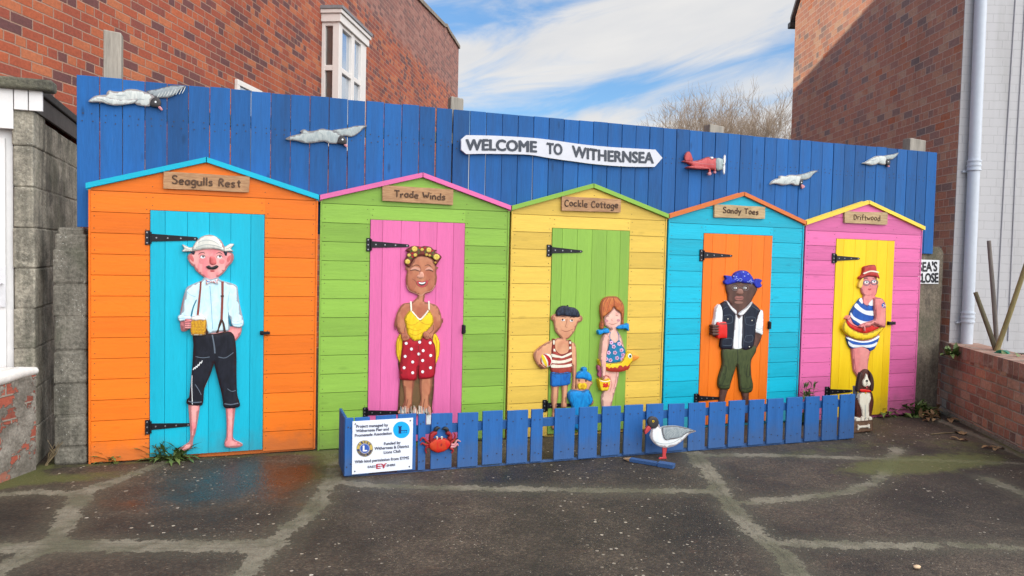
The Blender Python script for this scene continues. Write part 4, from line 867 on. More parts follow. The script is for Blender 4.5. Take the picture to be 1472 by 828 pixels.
# ---------------------------------------------------------------- street name plate on the concrete post
PS = PP
cz_ = Z(1290, 330, 2.857)
sg = thing('street_sign', 'small white street name plate on the concrete post, partly hidden by the pink hut', 'street sign', PS.w(PS.ab(1338, 390)[0], PS.ab(1338, 408)[1], 0))
a0, b1 = PS.ab(1300, 372, .01); a1, _ = PS.ab(1350.5, 374, .01); b0 = PS.ab(1335, 408, .01)[1]; b1 = PS.ab(1335, 373.5, .01)[1]
mb = MB(); mb.pbox(PS, a0, a1, b0, b1, 0.004, 0.012); mb.build('plate', plain('plate_white', (0.72, 0.73, 0.74), 0.35, var=0.05), sg, 0.002)
mb = MB(); blk = plain('plate_black', (0.015, 0.015, 0.02), 0.5)
put_text(mb, "SEA'S", lambda u, v: (1320.5+26.5*u, 390.2-0.6*u-v*13.2), 0, 0.0135, PS, 0.09); put_text(mb, "CLOSE", lambda u, v: (1317.5+31*u, 406-0.4*u-v*13.0), 0, 0.0135, PS, 0.09); mb.build('lettering', blk, sg)

# ================================================================= PAINTED CUTOUTS
def pdist(P, poly):
    A = poly; B = np.roll(poly, -1, 0); d = B-A; L = (d*d).sum(1)+1e-12
    t = np.clip(((P[:, None, :]-A[None])*d[None]).sum(2)/L[None], 0, 1)
    return np.sqrt(((P[:, None, :]-A[None]-t[..., None]*d[None])**2).sum(2)).min(1)
def inside(P, poly):
    x, y = P[:, 0][:, None], P[:, 1][:, None]; A = poly; B = np.roll(poly, -1, 0)
    c = ((A[:, 1][None] > y) != (B[:, 1][None] > y)); xi = (B[:, 0]-A[:, 0])[None]*(y-A[:, 1][None])/((B[:, 1]-A[:, 1])[None]+1e-15)+A[:, 0][None]
    return ((c & (x < xi)).sum(1) % 2) == 1
def nums(s):
    if isinstance(s, str):
        v = [float(k) for k in s.replace(',', ' ').split()]; return [(v[i], v[i+1]) for i in range(0, len(v), 2)]
    return list(s)
class Fig:
    def __init__(s, plane, root): s.pl = plane; s.root = root; s.surf = []; s.f = lambda x, y: (x, y)
    def at(s, ox, oy, sc_): s.f = Z(ox, oy, sc_); s.sc = sc_; return s
    def poly(s, pts, t, smooth=True, sub=5):
        P = nums(pts); P = [s.pl.ab(*s.f(*p), t) for p in P]
        return crom(P, True, sub) if smooth else np.array(P)
    def tri(s, poly, h):
        lo, hi = poly.min(0), poly.max(0); xs = np.arange(lo[0]+h/2, hi[0], h); ys = np.arange(lo[1]+h/2, hi[1], h)
        G = np.stack(np.meshgrid(xs, ys), -1).reshape(-1, 2); G = G+(np.indices(G.shape)[0] % 3-1)*h*0.07
        if len(G):
            G = G[inside(G, poly)]
        if len(G): G = G[pdist(G, poly) > h*0.45]
        n = len(poly); V = [Vector(p) for p in poly]+[Vector(p) for p in G]
        r = geometry.delaunay_2d_cdt(V, [(i, (i+1) % n) for i in range(n)], [list(range(n))], 1, 1e-6)
        return np.array([tuple(v) for v in r[0]]), [tuple(f) for f in r[2]]
    def height(s, P, default=0.03):
        H = np.full(len(P), -1.0)
        for poly, T, B, r in s.surf:
            ins = inside(P, poly) | (pdist(P, poly) < 1e-4)
            if not ins.any(): continue
            u = np.clip(pdist(P[ins], poly)/r, 0, 1); H[ins] = np.maximum(H[ins], T+B*np.sqrt(1-(1-u)**2))
        m = H < 0
        if m.any(): H[m] = default if m.all() else H[~m].min()
        return H
    def puff(s, mb, pts, T, B=0.008, r=0.03, m=0, T0=0.004, smooth=True, res=None, sub=5, grow=0.0):
        B = B*0.5; poly = s.poly(pts, T, smooth, sub)
        if grow:
            d = np.roll(poly, -1, 0)-np.roll(poly, 1, 0); d /= np.linalg.norm(d, axis=1)[:, None]+1e-9; nn = np.stack([d[:, 1], -d[:, 0]], 1)
            ar = 0.5*np.sum(poly[:, 0]*np.roll(poly[:, 1], -1)-np.roll(poly[:, 0], -1)*poly[:, 1]); poly = poly+nn*(grow if ar > 0 else -grow)
        ext = poly.max(0)-poly.min(0); h = res or max(0.006, min(0.02, math.sqrt(ext[0]*ext[1])/16))
        V, Fc = s.tri(poly, h); u = np.clip(pdist(V, poly)/r, 0, 1); H = T+B*np.sqrt(np.clip(1-(1-u)**2, 0, 1))
        b0 = len(mb.v); dd = pdist(V, poly)
        for i_, q_ in enumerate(dd):
            if q_ < h*0.2: mb.rim[b0+i_] = 1.0
        mb.add([s.pl.w(a, b, t) for (a, b), t in zip(V, H)], Fc, m, True)
        n = len(poly); mb.add([s.pl.w(a, b, T) for a, b in poly]+[s.pl.w(a, b, T0) for a, b in poly], [(i, (i+1) % n, n+(i+1) % n, n+i) for i in range(n)], m)
        mb.add([s.pl.w(a, b, T0) for a, b in poly], [tuple(range(n))], m)
        s.surf.append((poly, T, B, r))
    def decal(s, mb, pts, m=0, lift=0.0012, smooth=True, sub=5):
        poly = s.poly(pts, 0.035, smooth, sub); ext = poly.max(0)-poly.min(0); h = max(0.005, min(0.015, math.sqrt(max(ext[0]*ext[1], 1e-9))/5))
        V, Fc = s.tri(poly, h); H = s.height(V)+lift; mb.add([s.pl.w(a, b, t) for (a, b), t in zip(V, H)], Fc, m, True)
    def line(s, mb, pts, w, m=0, lift=0.0016, taper=False):
        P = crom(nums(pts), False, 4); d = np.gradient(P, axis=0); d /= np.linalg.norm(d, axis=1)[:, None]+1e-9; nrm = np.stack([-d[:, 1], d[:, 0]], 1)
        ww = np.full(len(P), w/2.0)
        if taper: ww = ww*(0.25+0.75*np.sin(np.linspace(0.15, math.pi-0.15, len(P))))
        L = P+nrm*ww[:, None]; R_ = P-nrm*ww[:, None]
        A = np.array([s.pl.ab(*s.f(*p), 0.035) for p in L]); Bq = np.array([s.pl.ab(*s.f(*p), 0.035) for p in R_])
        H = s.height(np.concatenate([A, Bq]))+lift; n = len(A)
        mb.add([s.pl.w(a, b, t) for (a, b), t in zip(np.concatenate([A, Bq]), H)], [(i, i+1, n+i+1, n+i) for i in range(n-1)], m)
    def ell(s, cx, cy, rx, ry=None, n=16, rot=0.0):
        ry = ry or rx; return [(cx+rx*math.cos(t)*math.cos(rot)-ry*math.sin(t)*math.sin(rot), cy+rx*math.cos(t)*math.sin(rot)+ry*math.sin(t)*math.cos(rot)) for t in [2*math.pi*k/n for k in range(n)]]
    def mk(s, name, mats, parent=None): pass
def outlined(m, colr, c):
    """the painter's darker contour line just inside each sawn edge"""
    r_ = m.node('ShaderNodeAttribute', attribute_name='outline').outputs['Fac']; n = m.noise(m.pos(), 40, 3)
    k = m.step(m.math('ADD', r_, m.math('MULTIPLY', m.math('SUBTRACT', n, 0.5), 0.5)), 0.05, 0.55); return m.mix(m.math('MULTIPLY', k, 0.85), colr, (c[0]*0.34+0.01, c[1]*0.28, c[2]*0.30))
def skin(name, c, blush, rough=0.45):
    """brush painted skin: streaky strokes of a lighter and a redder tint"""
    m = NT(name); P = m.pos(); a = m.noise(m.vmul(P, (1, 1, 0.55)), 9, 4, 0.5, 0.8); b = m.noise(P, 26, 5, 0.6)
    cc = m.mix(m.step(a, 0.40, 0.66), c, blush); cc = m.mix(0.35, cc, m.ramp(b, [(0.3, 0.75), (0.7, 1.2)]), 'MULTIPLY'); m.col(outlined(m, cc, c)); m.rough(max(rough, .5)); m.b.inputs['Specular IOR Level'].default_value = 0.3; m.bump(b, 0.2, 0.002); return m.mat
def brushed(name, c, c2, rough=0.45, scale=14):
    m = NT(name); P = m.pos(); a = m.noise(m.vmul(P, (1.6, 1, 0.6)), scale, 5, 0.6, 1.2); m.col(outlined(m, m.mix(m.step(a, 0.38, 0.64), c, c2), c)); m.rough(max(rough, .55)); m.b.inputs['Specular IOR Level'].default_value = 0.25; m.bump(a, 0.15, 0.002); return m.mat
K = dict(
 white=brushed('paint_white', (0.78, 0.80, 0.80), (0.70, 0.74, 0.76)), black=plain('paint_black', (0.012, 0.012, 0.014), 0.4, var=.2), cream=brushed('paint_cream', (0.78, 0.74, 0.62), (0.72, 0.66, 0.52)),
 ltblue=brushed('shirt_pale_blue', (0.62, 0.80, 0.86), (0.50, 0.73, 0.82)), shline=plain('shirt_shadow_blue', (0.22, 0.45, 0.58), .5), dkcy=plain('deep_cyan', (0.01, 0.16, 0.26), .5),
 navy=brushed('trouser_black', (0.005, 0.006, 0.012), (0.010, 0.012, 0.022), 0.5), brace=plain('braces_red_brown', (0.22, 0.045, 0.035), .5), dkbr=plain('dark_brown_paint', (0.05, 0.02, 0.015), .5),
 pinkskin=skin('skin_rosy', (0.80, 0.38, 0.36), (0.72, 0.22, 0.24)), hat=brushed('hat_ivory', (0.74, 0.73, 0.66), (0.58, 0.59, 0.54)), rose=plain('rosy_red', (0.60, 0.13, 0.13), .45), blush=plain('blush', (0.70, 0.22, 0.23), .45), mouth=plain('mouth_red', (0.45, 0.05, 0.06), .45),
 beer=brushed('beer_gold', (0.62, 0.33, 0.03), (0.42, 0.19, 0.015), 0.25, 45), froth=brushed('beer_froth', (0.82, 0.80, 0.76), (0.74, 0.72, 0.68)), 
 tan=skin('skin_brown', (0.50, 0.20, 0.105), (0.40, 0.125, 0.068)), tanlt=plain('skin_highlight', (0.58, 0.28, 0.20), .45), tandk=plain('skin_shadow_brown', (0.17, 0.045, 0.03), .45),
 yel=brushed('paint_yellow', (0.80, 0.58, 0.02), (0.74, 0.48, 0.01)), yelw=plain('paint_yellow_shade', (0.60, 0.33, 0.005), .45), red=brushed('paint_crimson', (0.42, 0.008, 0.022), (0.33, 0.006, 0.018)), scar=brushed('paint_scarlet', (0.64, 0.025, 0.015), (0.50, 0.012, 0.012)),
 scarf=brushed('scarf_maroon', (0.20, 0.035, 0.03), (0.12, 0.05, 0.018), 0.5, 30), leaf=plain('leaf_green_paint', (0.05, 0.11, 0.025), .5), rosey=brushed('rose_yellow', (0.75, 0.62, 0.16), (0.66, 0.47, 0.08), .45, 60), board=brushed('board_umber', (0.16, 0.085, 0.035), (0.11, 0.07, 0.03), .6),
 boysk=skin('skin_tan', (0.66, 0.33, 0.185), (0.58, 0.25, 0.14)), boydk=plain('skin_tan_line', (0.30, 0.09, 0.05), .5), hairbk=brushed('hair_blue_black', (0.012, 0.015, 0.026), (0.035, 0.050, 0.085), .4, 40), 
 stripe=brushed('stripe_red', (0.36, 0.055, 0.040), (0.29, 0.042, 0.032)), denim=brushed('denim_blue', (0.01, 0.15, 0.50), (0.008, 0.10, 0.38)), denimdk=plain('denim_navy', (0.01, 0.05, 0.16), .5), babyb=brushed('baby_blue', (0.005, 0.27, 0.66), (0.004, 0.19, 0.52)), 
 girlsk=skin('skin_pale', (0.80, 0.50, 0.40), (0.76, 0.40, 0.33)), ginger=brushed('hair_ginger', (0.56, 0.19, 0.055), (0.44, 0.10, 0.040), .45, 30), gingerdk=plain('hair_auburn', (0.20, 0.04, 0.02), .5), suit=brushed('swimsuit_teal', (0.01, 0.20, 0.38), (0.008, 0.15, 0.30)), lilac=brushed('flower_lilac', (0.60, 0.33, 0.55), (0.70, 0.48, 0.66)), orange=plain('beak_orange', (0.66, 0.23, 0.02), .45), redbr=plain('ring_red', (0.40, 0.035, 0.02), .45), plum=plain('plum', (0.36, 0.07, 0.14), .5),
 dark=skin('skin_dark', (0.120, 0.055, 0.040), (0.075, 0.034, 0.026)), darkhi=plain('skin_dark_light', (0.25, 0.12, 0.09), .45), lips=plain('lips_brown', (0.30, 0.11, 0.09), .45), bandana=brushed('bandana_blue', (0.02, 0.04, 0.48), (0.012, 0.025, 0.30), .45, 25), bandlt=plain('bandana_light', (0.28, 0.36, 0.74), .5), vest=brushed('vest_navy', (0.006, 0.010, 0.022), (0.012, 0.018, 0.036), .5), vestln=plain('vest_stitch', (0.10, 0.13, 0.17), .5), olive=brushed('olive_trousers', (0.060, 0.078, 0.026), (0.038, 0.052, 0.018), .55), olivedk=plain('olive_dark', (0.018, 0.024, 0.010), .6), cup=plain('cup_red', (0.66, 0.018, 0.014), .35),
 royal=brushed('stripe_blue', (0.015, 0.10, 0.42), (0.010, 0.07, 0.34)), hatred=brushed('hat_red', (0.50, 0.055, 0.045), (0.40, 0.035, 0.035)), blond=plain('hair_blond', (0.78, 0.50, 0.10), .45), ladysk=skin('skin_pink', (0.72, 0.27, 0.25), (0.68, 0.20, 0.20)), ladydk=plain('skin_pink_line', (0.48, 0.10, 0.11), .5), glassf=plain('glasses_grey', (0.16, 0.13, 0.20), .4),
 dogbr=brushed('dog_brown', (0.10, 0.028, 0.018), (0.055, 0.018, 0.014), .5, 30), block=brushed('block_brown', (0.17, 0.10, 0.06), (0.12, 0.07, 0.045), .7), gullw=brushed('gull_white', (0.60, 0.63, 0.60), (0.46, 0.50, 0.49), .5, 22), gullg=brushed('gull_grey', (0.24, 0.28, 0.30), (0.34, 0.38, 0.40), .5, 40), gullp=brushed('gull_silver', (0.42, 0.46, 0.45), (0.31, 0.36, 0.37), .5, 22), gullhd=plain('gull_hood', (0.035, 0.032, 0.035), .5), beakr=plain('beak_red', (0.46, 0.045, 0.05), .45), beakp=plain('beak_pink', (0.52, 0.22, 0.24), .5),
 planer=brushed('plane_red', (0.52, 0.10, 0.10), (0.46, 0.07, 0.075)), planeg=brushed('plane_grey', (0.28, 0.36, 0.36), (0.36, 0.42, 0.42)), crabr=brushed('crab_red', (0.52, 0.014, 0.010), (0.50, 0.05, 0.012), .35, 20), crabd=brushed('crab_dark_red', (0.34, 0.02, 0.022), (0.24, 0.015, 0.02), .4), grey=plain('grey_timber', (0.22, 0.20, 0.21), .8))
CUT = 'painted plywood cutouts by the huts'
def cutfig(label, px, py, plane=FAC, t=0.03, cat='cutout figure', name='painted_cutout', group=CUT):
    P = plane.pt(px, py, t); root = thing(name, label, cat, P, group); return Fig(plane, root), root
def part(fig, name, mats, fn, parent=None):
    mb = MB(); fn(mb); return mb.build(name, [K[m] for m in mats], parent or fig.root)
def sh(s, dy=0.0, dx=0.0): return [(x+dx, y+dy) for x, y in nums(s)]

# ---- man with beer mug (cyan door)
fig, root = cutfig('painted cutout of a moustached man in white hat and braces holding a beer mug', 305, 645)
A_ = (200, 290, 3.945); FC = (260, 330, 9.2); SH = (250, 380, 7.527); LO = (200, 480, 3.945)
fig.at(*A_)
def f(mb):
    fig.puff(mb, "405 195 460 215 490 268 508 285 530 292 537 318 526 345 505 366 492 388 470 412 447 430 442 452 500 475 540 495 550 560 568 690 582 715 576 750 552 785 535 800 540 900 546 1000 548 1130 546 1165 538 1250 531 1320 540 1350 580 1370 585 1384 550 1394 492 1391 485 1365 495 1330 496 1250 490 1165 478 1080 440 950 425 915 400 990 362 1080 346 1150 336 1220 320 1308 307 1345 302 1388 290 1402 236 1420 213 1414 248 1388 285 1358 290 1310 284 1220 280 1150 290 1050 304 900 312 780 320 735 325 705 290 718 262 734 238 728 232 670 238 600 265 500 300 480 374 450 372 432 345 410 320 387 311 368 299 361 284 340 275 318 282 298 305 288 315 268 345 218", 0.024, 0.010, 0.035)
body = part(fig, 'body', ['pinkskin'], f)
fig.at(*LO)
def f(mb):
    fig.puff(mb, "318 -6 420 4 520 -6 545 80 548 250 552 345 565 390 560 412 490 416 480 385 470 330 440 210 425 160 400 230 365 310 358 390 340 402 280 396 275 375 290 350 305 200 312 70", 0.033, 0.010, 0.03, grow=0.006)
    fig.line(mb, "415 5 425 60 430 110", 8, 2); fig.line(mb, "300 235 299 300 302 400", 4, 1)
    fig.line(mb, "306 204 314 190 318 198 324 182 329 190 334 172 339 180 346 160 352 166 358 150", 4.5, 1)
    fig.line(mb, "320 128 360 135 400 130", 4, 2); fig.line(mb, "450 130 490 135 535 105", 4, 2); fig.line(mb, "318 285 340 320 352 345", 4, 2); fig.line(mb, "500 310 525 325 548 320", 4, 2)
    fig.line(mb, "278 380 310 388 355 385", 6, 2); fig.line(mb, "484 395 520 400 562 392", 6, 2)
part(fig, 'trousers', ['navy', 'white', 'vestln'], f)
fig.at(*SH)
def f(mb):
    fig.puff(mb, "335 148 400 165 470 148 500 175 600 205 675 238 690 320 710 450 745 600 748 650 720 678 690 680 640 665 620 630 600 570 594 610 602 660 588 712 510 722 400 740 365 738 335 690 320 620 200 600 185 600 120 606 65 612 48 580 55 556 80 540 110 400 135 268 200 222 300 180", 0.033, 0.012, 0.035, grow=0.004)
    fig.decal(mb, "238 385 246 395 215 470 198 560 184 600 180 560 200 470", 1); fig.decal(mb, "588 505 600 560 624 620 640 668 606 670 600 655 590 600", 1)  # shadow lines painted on in place of the gaps beside the arms
    fig.line(mb, "388 232 396 300 404 420 412 560 418 700", 7, 2); fig.line(mb, "135 290 180 330 235 350", 4, 2); fig.line(mb, "600 300 585 420 590 500", 4, 2); fig.line(mb, "330 620 360 660 365 735", 4, 2)
    for y in (330, 440, 545, 640): fig.decal(mb, fig.ell(412, y, 6), 3)
shirt = part(fig, 'shirt', ['ltblue', 'dkcy', 'shline', 'white'], f)
part(fig, 'cuff', ['ltblue', 'shline'], lambda mb: (fig.puff(mb, "50 556 90 546 185 560 186 602 120 608 65 614 46 585", 0.042, 0.006, 0.012), fig.line(mb, "56 585 110 580 184 588", 4, 1)))
part(fig, 'cuff', ['ltblue', 'shline'], lambda mb: (fig.puff(mb, "618 606 670 622 745 600 748 655 715 680 640 668", 0.042, 0.006, 0.012), fig.line(mb, "625 640 680 650 745 635", 4, 1)))
def f(mb):
    fig.decal(mb, "280 185 302 185 296 280 285 400 270 552 246 552 262 400 276 280", 0, .003, False); fig.decal(mb, "512 185 540 185 538 330 534 480 528 606 503 606 508 480 514 330", 0, .003, False)
    fig.decal(mb, "503 592 526 605 480 742 452 742", 1, .004, False); fig.decal(mb, "526 592 548 640 566 740 540 745 528 650 516 610", 1, .004, False); fig.decal(mb, "506 335 542 335 541 352 507 352", 1, .0045, False); fig.decal(mb, "325 665 345 670 375 740 350 748", 1, .004, False)
part(fig, 'braces', ['brace', 'dkbr'], f)
def f(mb):
    fig.puff(mb, "345 158 395 182 412 184 470 150 482 215 418 198 396 198 348 226", 0.048, 0.006, 0.012, 0, smooth=False)
    for x, y, c in ((355, 175, 1), (372, 190, 2), (357, 205, 1), (382, 186, 2), (365, 182, 2), (430, 188, 1), (448, 178, 2), (464, 190, 1), (455, 203, 2), (470, 172, 1), (440, 196, 1), (405, 190, 1)): fig.decal(mb, fig.ell(x, y, 7, 5, 8), c)
part(fig, 'bow_tie', ['white', 'rose', 'royal'], f)
def f(mb):
    fig.puff(mb, "183 588 342 588 342 735 325 764 205 766 184 742", 0.052, 0.014, 0.05, 0)
    for k in range(16):
        a = 205+(k % 4)*36+(8 if (k//4) % 2 else 0); b = 632+(k//4)*30; fig.decal(mb, fig.ell(a, b, 11, 9, 8), 1)
    fig.puff(mb, "188 595 196 566 230 556 262 550 310 558 336 572 342 600 310 606 280 600 240 608 210 602", 0.060, 0.008, 0.02, 2)
    fig.decal(mb, "188 745 200 752 325 752 338 742 326 766 204 768", 3)
part(fig, 'beer_mug', ['beer', 'yelw', 'froth', 'cream'], f)
def f(mb):
    for y in (618, 640, 661, 683): fig.puff(mb, [(112, y-8), (150, y-11), (182, y-8), (188, y+2), (180, y+11), (140, y+12), (112, y+10)], 0.056, 0.007, 0.012, 0)
    fig.puff(mb, "118 600 140 590 190 598 200 612 180 622 140 618", 0.058, 0.007, 0.012)
part(fig, 'fingers', ['pinkskin'], f)
fig.at(*FC)
def f(mb):
    fig.puff(mb, "385 360 450 365 470 430 466 455 430 470 395 460 378 430", 0.030, 0.020, 0.022, 0, 0.02)
    fig.line(mb, "392 380 384 430 388 458", 5, 1)
part(fig, 'nose', ['rose', 'mouth'], f, body)
for pts in ("240 395 280 385 310 410 300 450 262 455 238 430", "515 400 560 395 580 420 560 455 520 450 505 425"): part(fig, 'cheek', ['blush'], lambda mb: fig.decal(mb, pts), body)
for pts in ("112 350 135 335 160 360 172 400 165 425 140 410 120 385", "612 380 640 345 668 345 660 385 630 425 612 420"): part(fig, 'inner_ear', ['rose'], lambda mb: fig.decal(mb, pts), body)
part(fig, 'mouth', ['mouth'], lambda mb: fig.decal(mb, "385 545 415 538 448 545 435 558 400 558"), body)
for ex, ey in ((288, 358), (510, 358)):
    def f(mb):
        fig.decal(mb, fig.ell(ex, ey+4, 32, 20), 0); fig.decal(mb, fig.ell(ex+8, ey-4, 15), 1, .002); fig.decal(mb, fig.ell(ex+12, ey-9, 4), 0, .003)
        fig.line(mb, [(ex-40, ey+10), (ex-20, ey-16), (ex+15, ey-20), (ex+38, ey)], 6, 2, .003)
    part(fig, 'eye', ['white', 'dkbr', 'brace'], f, body)
for eb in ("230 330 260 308 300 305 318 318", "470 318 500 305 530 310 548 330"): part(fig, 'eyebrow', ['dkbr'], lambda mb: fig.line(mb, eb, 9, 0, .0016, True), body)
part(fig, 'moustache', ['black'], lambda mb: fig.puff(mb, "333 492 352 480 375 474 400 492 415 492 440 482 470 470 498 486 480 510 445 525 400 527 360 518", 0.036, 0.006, 0.01, 0, 0.025), body)
part(fig, 'hair', ['hairbk'], lambda mb: (fig.puff(mb, "132 285 180 280 178 330 150 320 135 305", 0.030, .004, .01), fig.puff(mb, "562 280 612 285 606 340 590 345 575 320", 0.030, .004, .01)), body)
def f(mb):
    fig.puff(mb, "148 282 152 240 200 160 270 97 370 68 470 95 530 160 562 230 572 288 500 266 400 255 300 262 200 280", 0.036, 0.016, 0.05)
    fig.puff(mb, "152 285 110 288 62 290 14 286 42 250 18 198 62 212 110 236 150 235", 0.034, 0.006, 0.012); fig.puff(mb, "570 235 602 215 650 188 704 194 664 248 692 288 640 287 575 286", 0.034, 0.006, 0.012)
    fig.line(mb, "200 240 300 205 380 200 470 215 545 240", 7, 1); fig.line(mb, "230 170 320 140 420 150 500 195", 6, 1); fig.line(mb, "165 262 300 240 400 236 560 266", 6, 1); fig.line(mb, "45 250 80 255 120 262", 5, 1); fig.line(mb, "600 255 640 240 670 215", 5, 1)
part(fig, 'sun_hat', ['hat', 'gullp'], f)

# ---- woman with flowered headscarf (pink door)
fig, root = cutfig('painted cutout of a woman in rose headscarf, yellow top and polka dot shorts', 601, 605)
B1 = (520, 330, 5.52); B2 = (520, 450, 5.175); BF = (560, 340, 9.2)
def conv(s, a, b): return [((x/a[2]+a[0]-b[0])*b[2], (y/a[2]+a[1]-b[1])*b[2]) for x, y in nums(s)]
fig.at(*B2)
part(fig, 'backing_board', ['board'], lambda mb: fig.puff(mb, "290 330 535 330 538 480 534 600 524 700 518 745 400 750 272 750 272 690 285 480", 0.016, 0.002, 0.01))
def f(mb):
    o = conv("430 250 330 290 265 400 225 384 214 432 236 460 220 540 225 640 260 720 330 750 370 768 372 800", BF, B2)
    o += conv("400 576 330 590 288 650 262 740 268 800", B1, B2)
    o += nums("252 90 275 140 300 175 300 240 300 380 300 490 315 580 318 650 305 690 300 735 352 735 372 690 378 600 395 500 412 415 430 480 432 560 440 640 430 690 425 735 500 735 508 690 500 640 520 560 528 480 540 380 530 240 535 165 560 140 590 98 606 40")
    o += conv("640 740 625 660 590 600 505 574 496 556", B1, B2) + conv("466 800 474 760 560 722 610 640 627 540 616 455 645 412 612 385 560 290", BF, B2)
    fig.puff(mb, o, 0.024, 0.012, 0.035)
    fig.line(mb, "330 85 320 130 330 165", 4, 1); fig.line(mb, "535 90 530 130 500 155", 4, 1); fig.line(mb, "345 640 335 690 345 720", 4, 1); fig.line(mb, "470 640 460 690 470 720", 4, 1)
body = part(fig, 'body', ['tan', 'tandk'], f)
def f(mb):
    fig.puff(mb, "290 155 262 200 256 260 262 320 290 378 320 380 325 200", 0.020, .006, .02); fig.puff(mb, "545 150 572 190 582 240 574 320 545 388 520 380 510 180", 0.020, .006, .02)
    fig.line(mb, "285 180 275 240 285 340", 5, 1); fig.line(mb, "548 180 562 240 552 340", 5, 1)
part(fig, 'yellow_shirt_tails', ['yel', 'yelw'], f)
def f(mb):
    fig.puff(mb, "312 206 330 192 362 182 380 198 402 208 440 198 462 178 500 182 522 205 545 262 545 390 530 472 440 486 428 470 424 405 416 405 408 470 394 496 300 492 290 465 290 380 305 260", 0.034, 0.012, 0.035, grow=0.005)
    for x, y in ((330, 225), (430, 216), (508, 221), (369, 267), (456, 279), (322, 322), (423, 304), (512, 315), (378, 363), (452, 352), (314, 406), (510, 406), (378, 443), (452, 436)): fig.decal(mb, fig.ell(x, y, 10.5, 11, 12), 1)
    fig.line(mb, "420 240 428 320 424 400", 3, 2)
part(fig, 'polka_dot_shorts', ['red', 'white', 'dkbr'], f)
def f(mb):
    fig.puff(mb, "362 -22 325 22 318 52 328 88 336 130 345 165 372 198 402 210 440 198 462 160 505 112 530 82 534 42 518 0 498 -18 470 12 434 46 400 8", 0.034, 0.016, 0.04)
    fig.line(mb, "322 62 350 86 395 84 430 62 470 82 510 80 532 58", 4, 1); fig.line(mb, "345 110 400 130 440 120", 4, 1); fig.line(mb, "355 150 400 165 450 140", 4, 1)
    fig.at(*B1); fig.decal(mb, "384 570 398 570 400 642 387 650", 2, .003, False); fig.decal(mb, "527 566 540 568 542 640 529 632", 2, .003, False); fig.line(mb, "398 648 430 684 460 712 490 690 528 642", 10, 2, .003); fig.at(*B2)
part(fig, 'camisole', ['yel', 'yelw', 'cream'], f)
def f(mb):
    fig.puff(mb, "296 160 330 152 352 172 356 190 338 202 308 206", 0.046, .006, .012); fig.puff(mb, "462 142 490 138 512 168 505 190 480 196 455 168", 0.046, .006, .012)
    for x in (306, 318, 330): fig.line(mb, [(x, 186), (x+12, 172)], 3, 1)
    for x in (466, 478, 490): fig.line(mb, [(x, 168), (x+10, 184)], 3, 1)
part(fig, 'hands', ['tan', 'tandk'], f, body)
def f(mb):
    rr = random.Random(2)
    for k in range(60):
        x = rr.uniform(274, 512); w_ = rr.uniform(3, 8); y1 = rr.uniform(690, 725); y2 = rr.uniform(735, 756)
        fig.puff(mb, [(x-w_, y2), (x-w_*.7, y1+10), (x+rr.uniform(-3, 3), y1), (x+w_*.8, y1+12), (x+w_, y2)], 0.034+rr.uniform(0, .004), .003, .006, rr.choice((0, 0, 1, 2)), 0.02)
part(fig, 'surf_foam', ['cream', 'tanlt', 'gullp'], f)
part(fig, 'support_leg', ['white'], lambda mb: fig.puff(mb, "275 752 308 752 308 880 275 880", .014, .001, .005, smooth=False)); part(fig, 'support_leg', ['white'], lambda mb: fig.puff(mb, "480 752 516 752 514 880 480 880", .014, .001, .005, smooth=False))
fig.at(*BF)
def f(mb):
    fig.puff(mb, "266 402 212 372 202 310 232 262 234 228 256 202 218 184 268 142 330 122 420 134 470 124 545 140 582 172 626 180 604 206 655 234 688 272 650 332 610 386 598 320 550 280 480 255 400 255 330 285 290 340", 0.034, 0.012, 0.03)
    for x, y, r in ((330, 165, 40), (520, 178, 36), (620, 270, 42), (238, 332, 36), (430, 172, 24), (340, 245, 26), (258, 246, 24), (490, 240, 20), (532, 250, 18), (606, 345, 14)):
        fig.puff(mb, fig.ell(x, y, r, r*.95, 12), 0.044, .006, .01, 1, .03); fig.line(mb, [(x-r*.4, y), (x-r*.1, y-r*.4), (x+r*.4, y-r*.1), (x+r*.2, y+r*.35), (x-r*.2, y+r*.3)], 5, 2)
    for x, y in ((285, 190), (385, 175), (470, 205), (290, 280), (570, 215), (270, 280), (560, 260), (385, 215)): fig.decal(mb, fig.ell(x, y, 18, 9, 8, x), 3)
    for x, y in ((300, 270), (400, 150), (465, 150), (560, 190), (300, 225)): fig.decal(mb, fig.ell(x, y, 16, 12, 8), 4)
part(fig, 'rose_headscarf', ['scarf', 'rosey', 'yelw', 'leaf', 'red'], f)
def f(mb):
    fig.puff(mb, "398 470 440 472 456 525 440 552 405 556 368 548 364 520 385 500", 0.030, .018, .02, 0, .02)
    fig.decal(mb, "285 425 340 400 400 420 405 450 350 438 290 442", 1); fig.decal(mb, "475 430 520 402 560 420 575 450 520 440 480 445", 1)
    fig.line(mb, "228 640 262 712 330 744 372 762 402 776 440 772 472 742 558 712 606 640", 9, 2)
    fig.line(mb, "300 560 345 590 360 630 400 665", 5, 3); fig.line(mb, "540 560 515 590 500 640 470 665", 5, 3); fig.line(mb, "405 400 415 440 400 480", 4, 3)
part(fig, 'nose_and_cheeks', ['tanlt', 'tanlt', 'tanlt', 'tandk'], f, body)
part(fig, 'eyes', ['dkbr'], lambda mb: (fig.line(mb, "268 450 310 442 350 440 400 462", 11, 0, .003, True), fig.line(mb, "480 448 520 440 560 452 580 464", 11, 0, .003, True), fig.line(mb, "300 400 340 378 380 380 410 405", 8, 0, .002, True), fig.line(mb, "468 388 505 374 535 384 556 404", 8, 0, .002, True)), body)
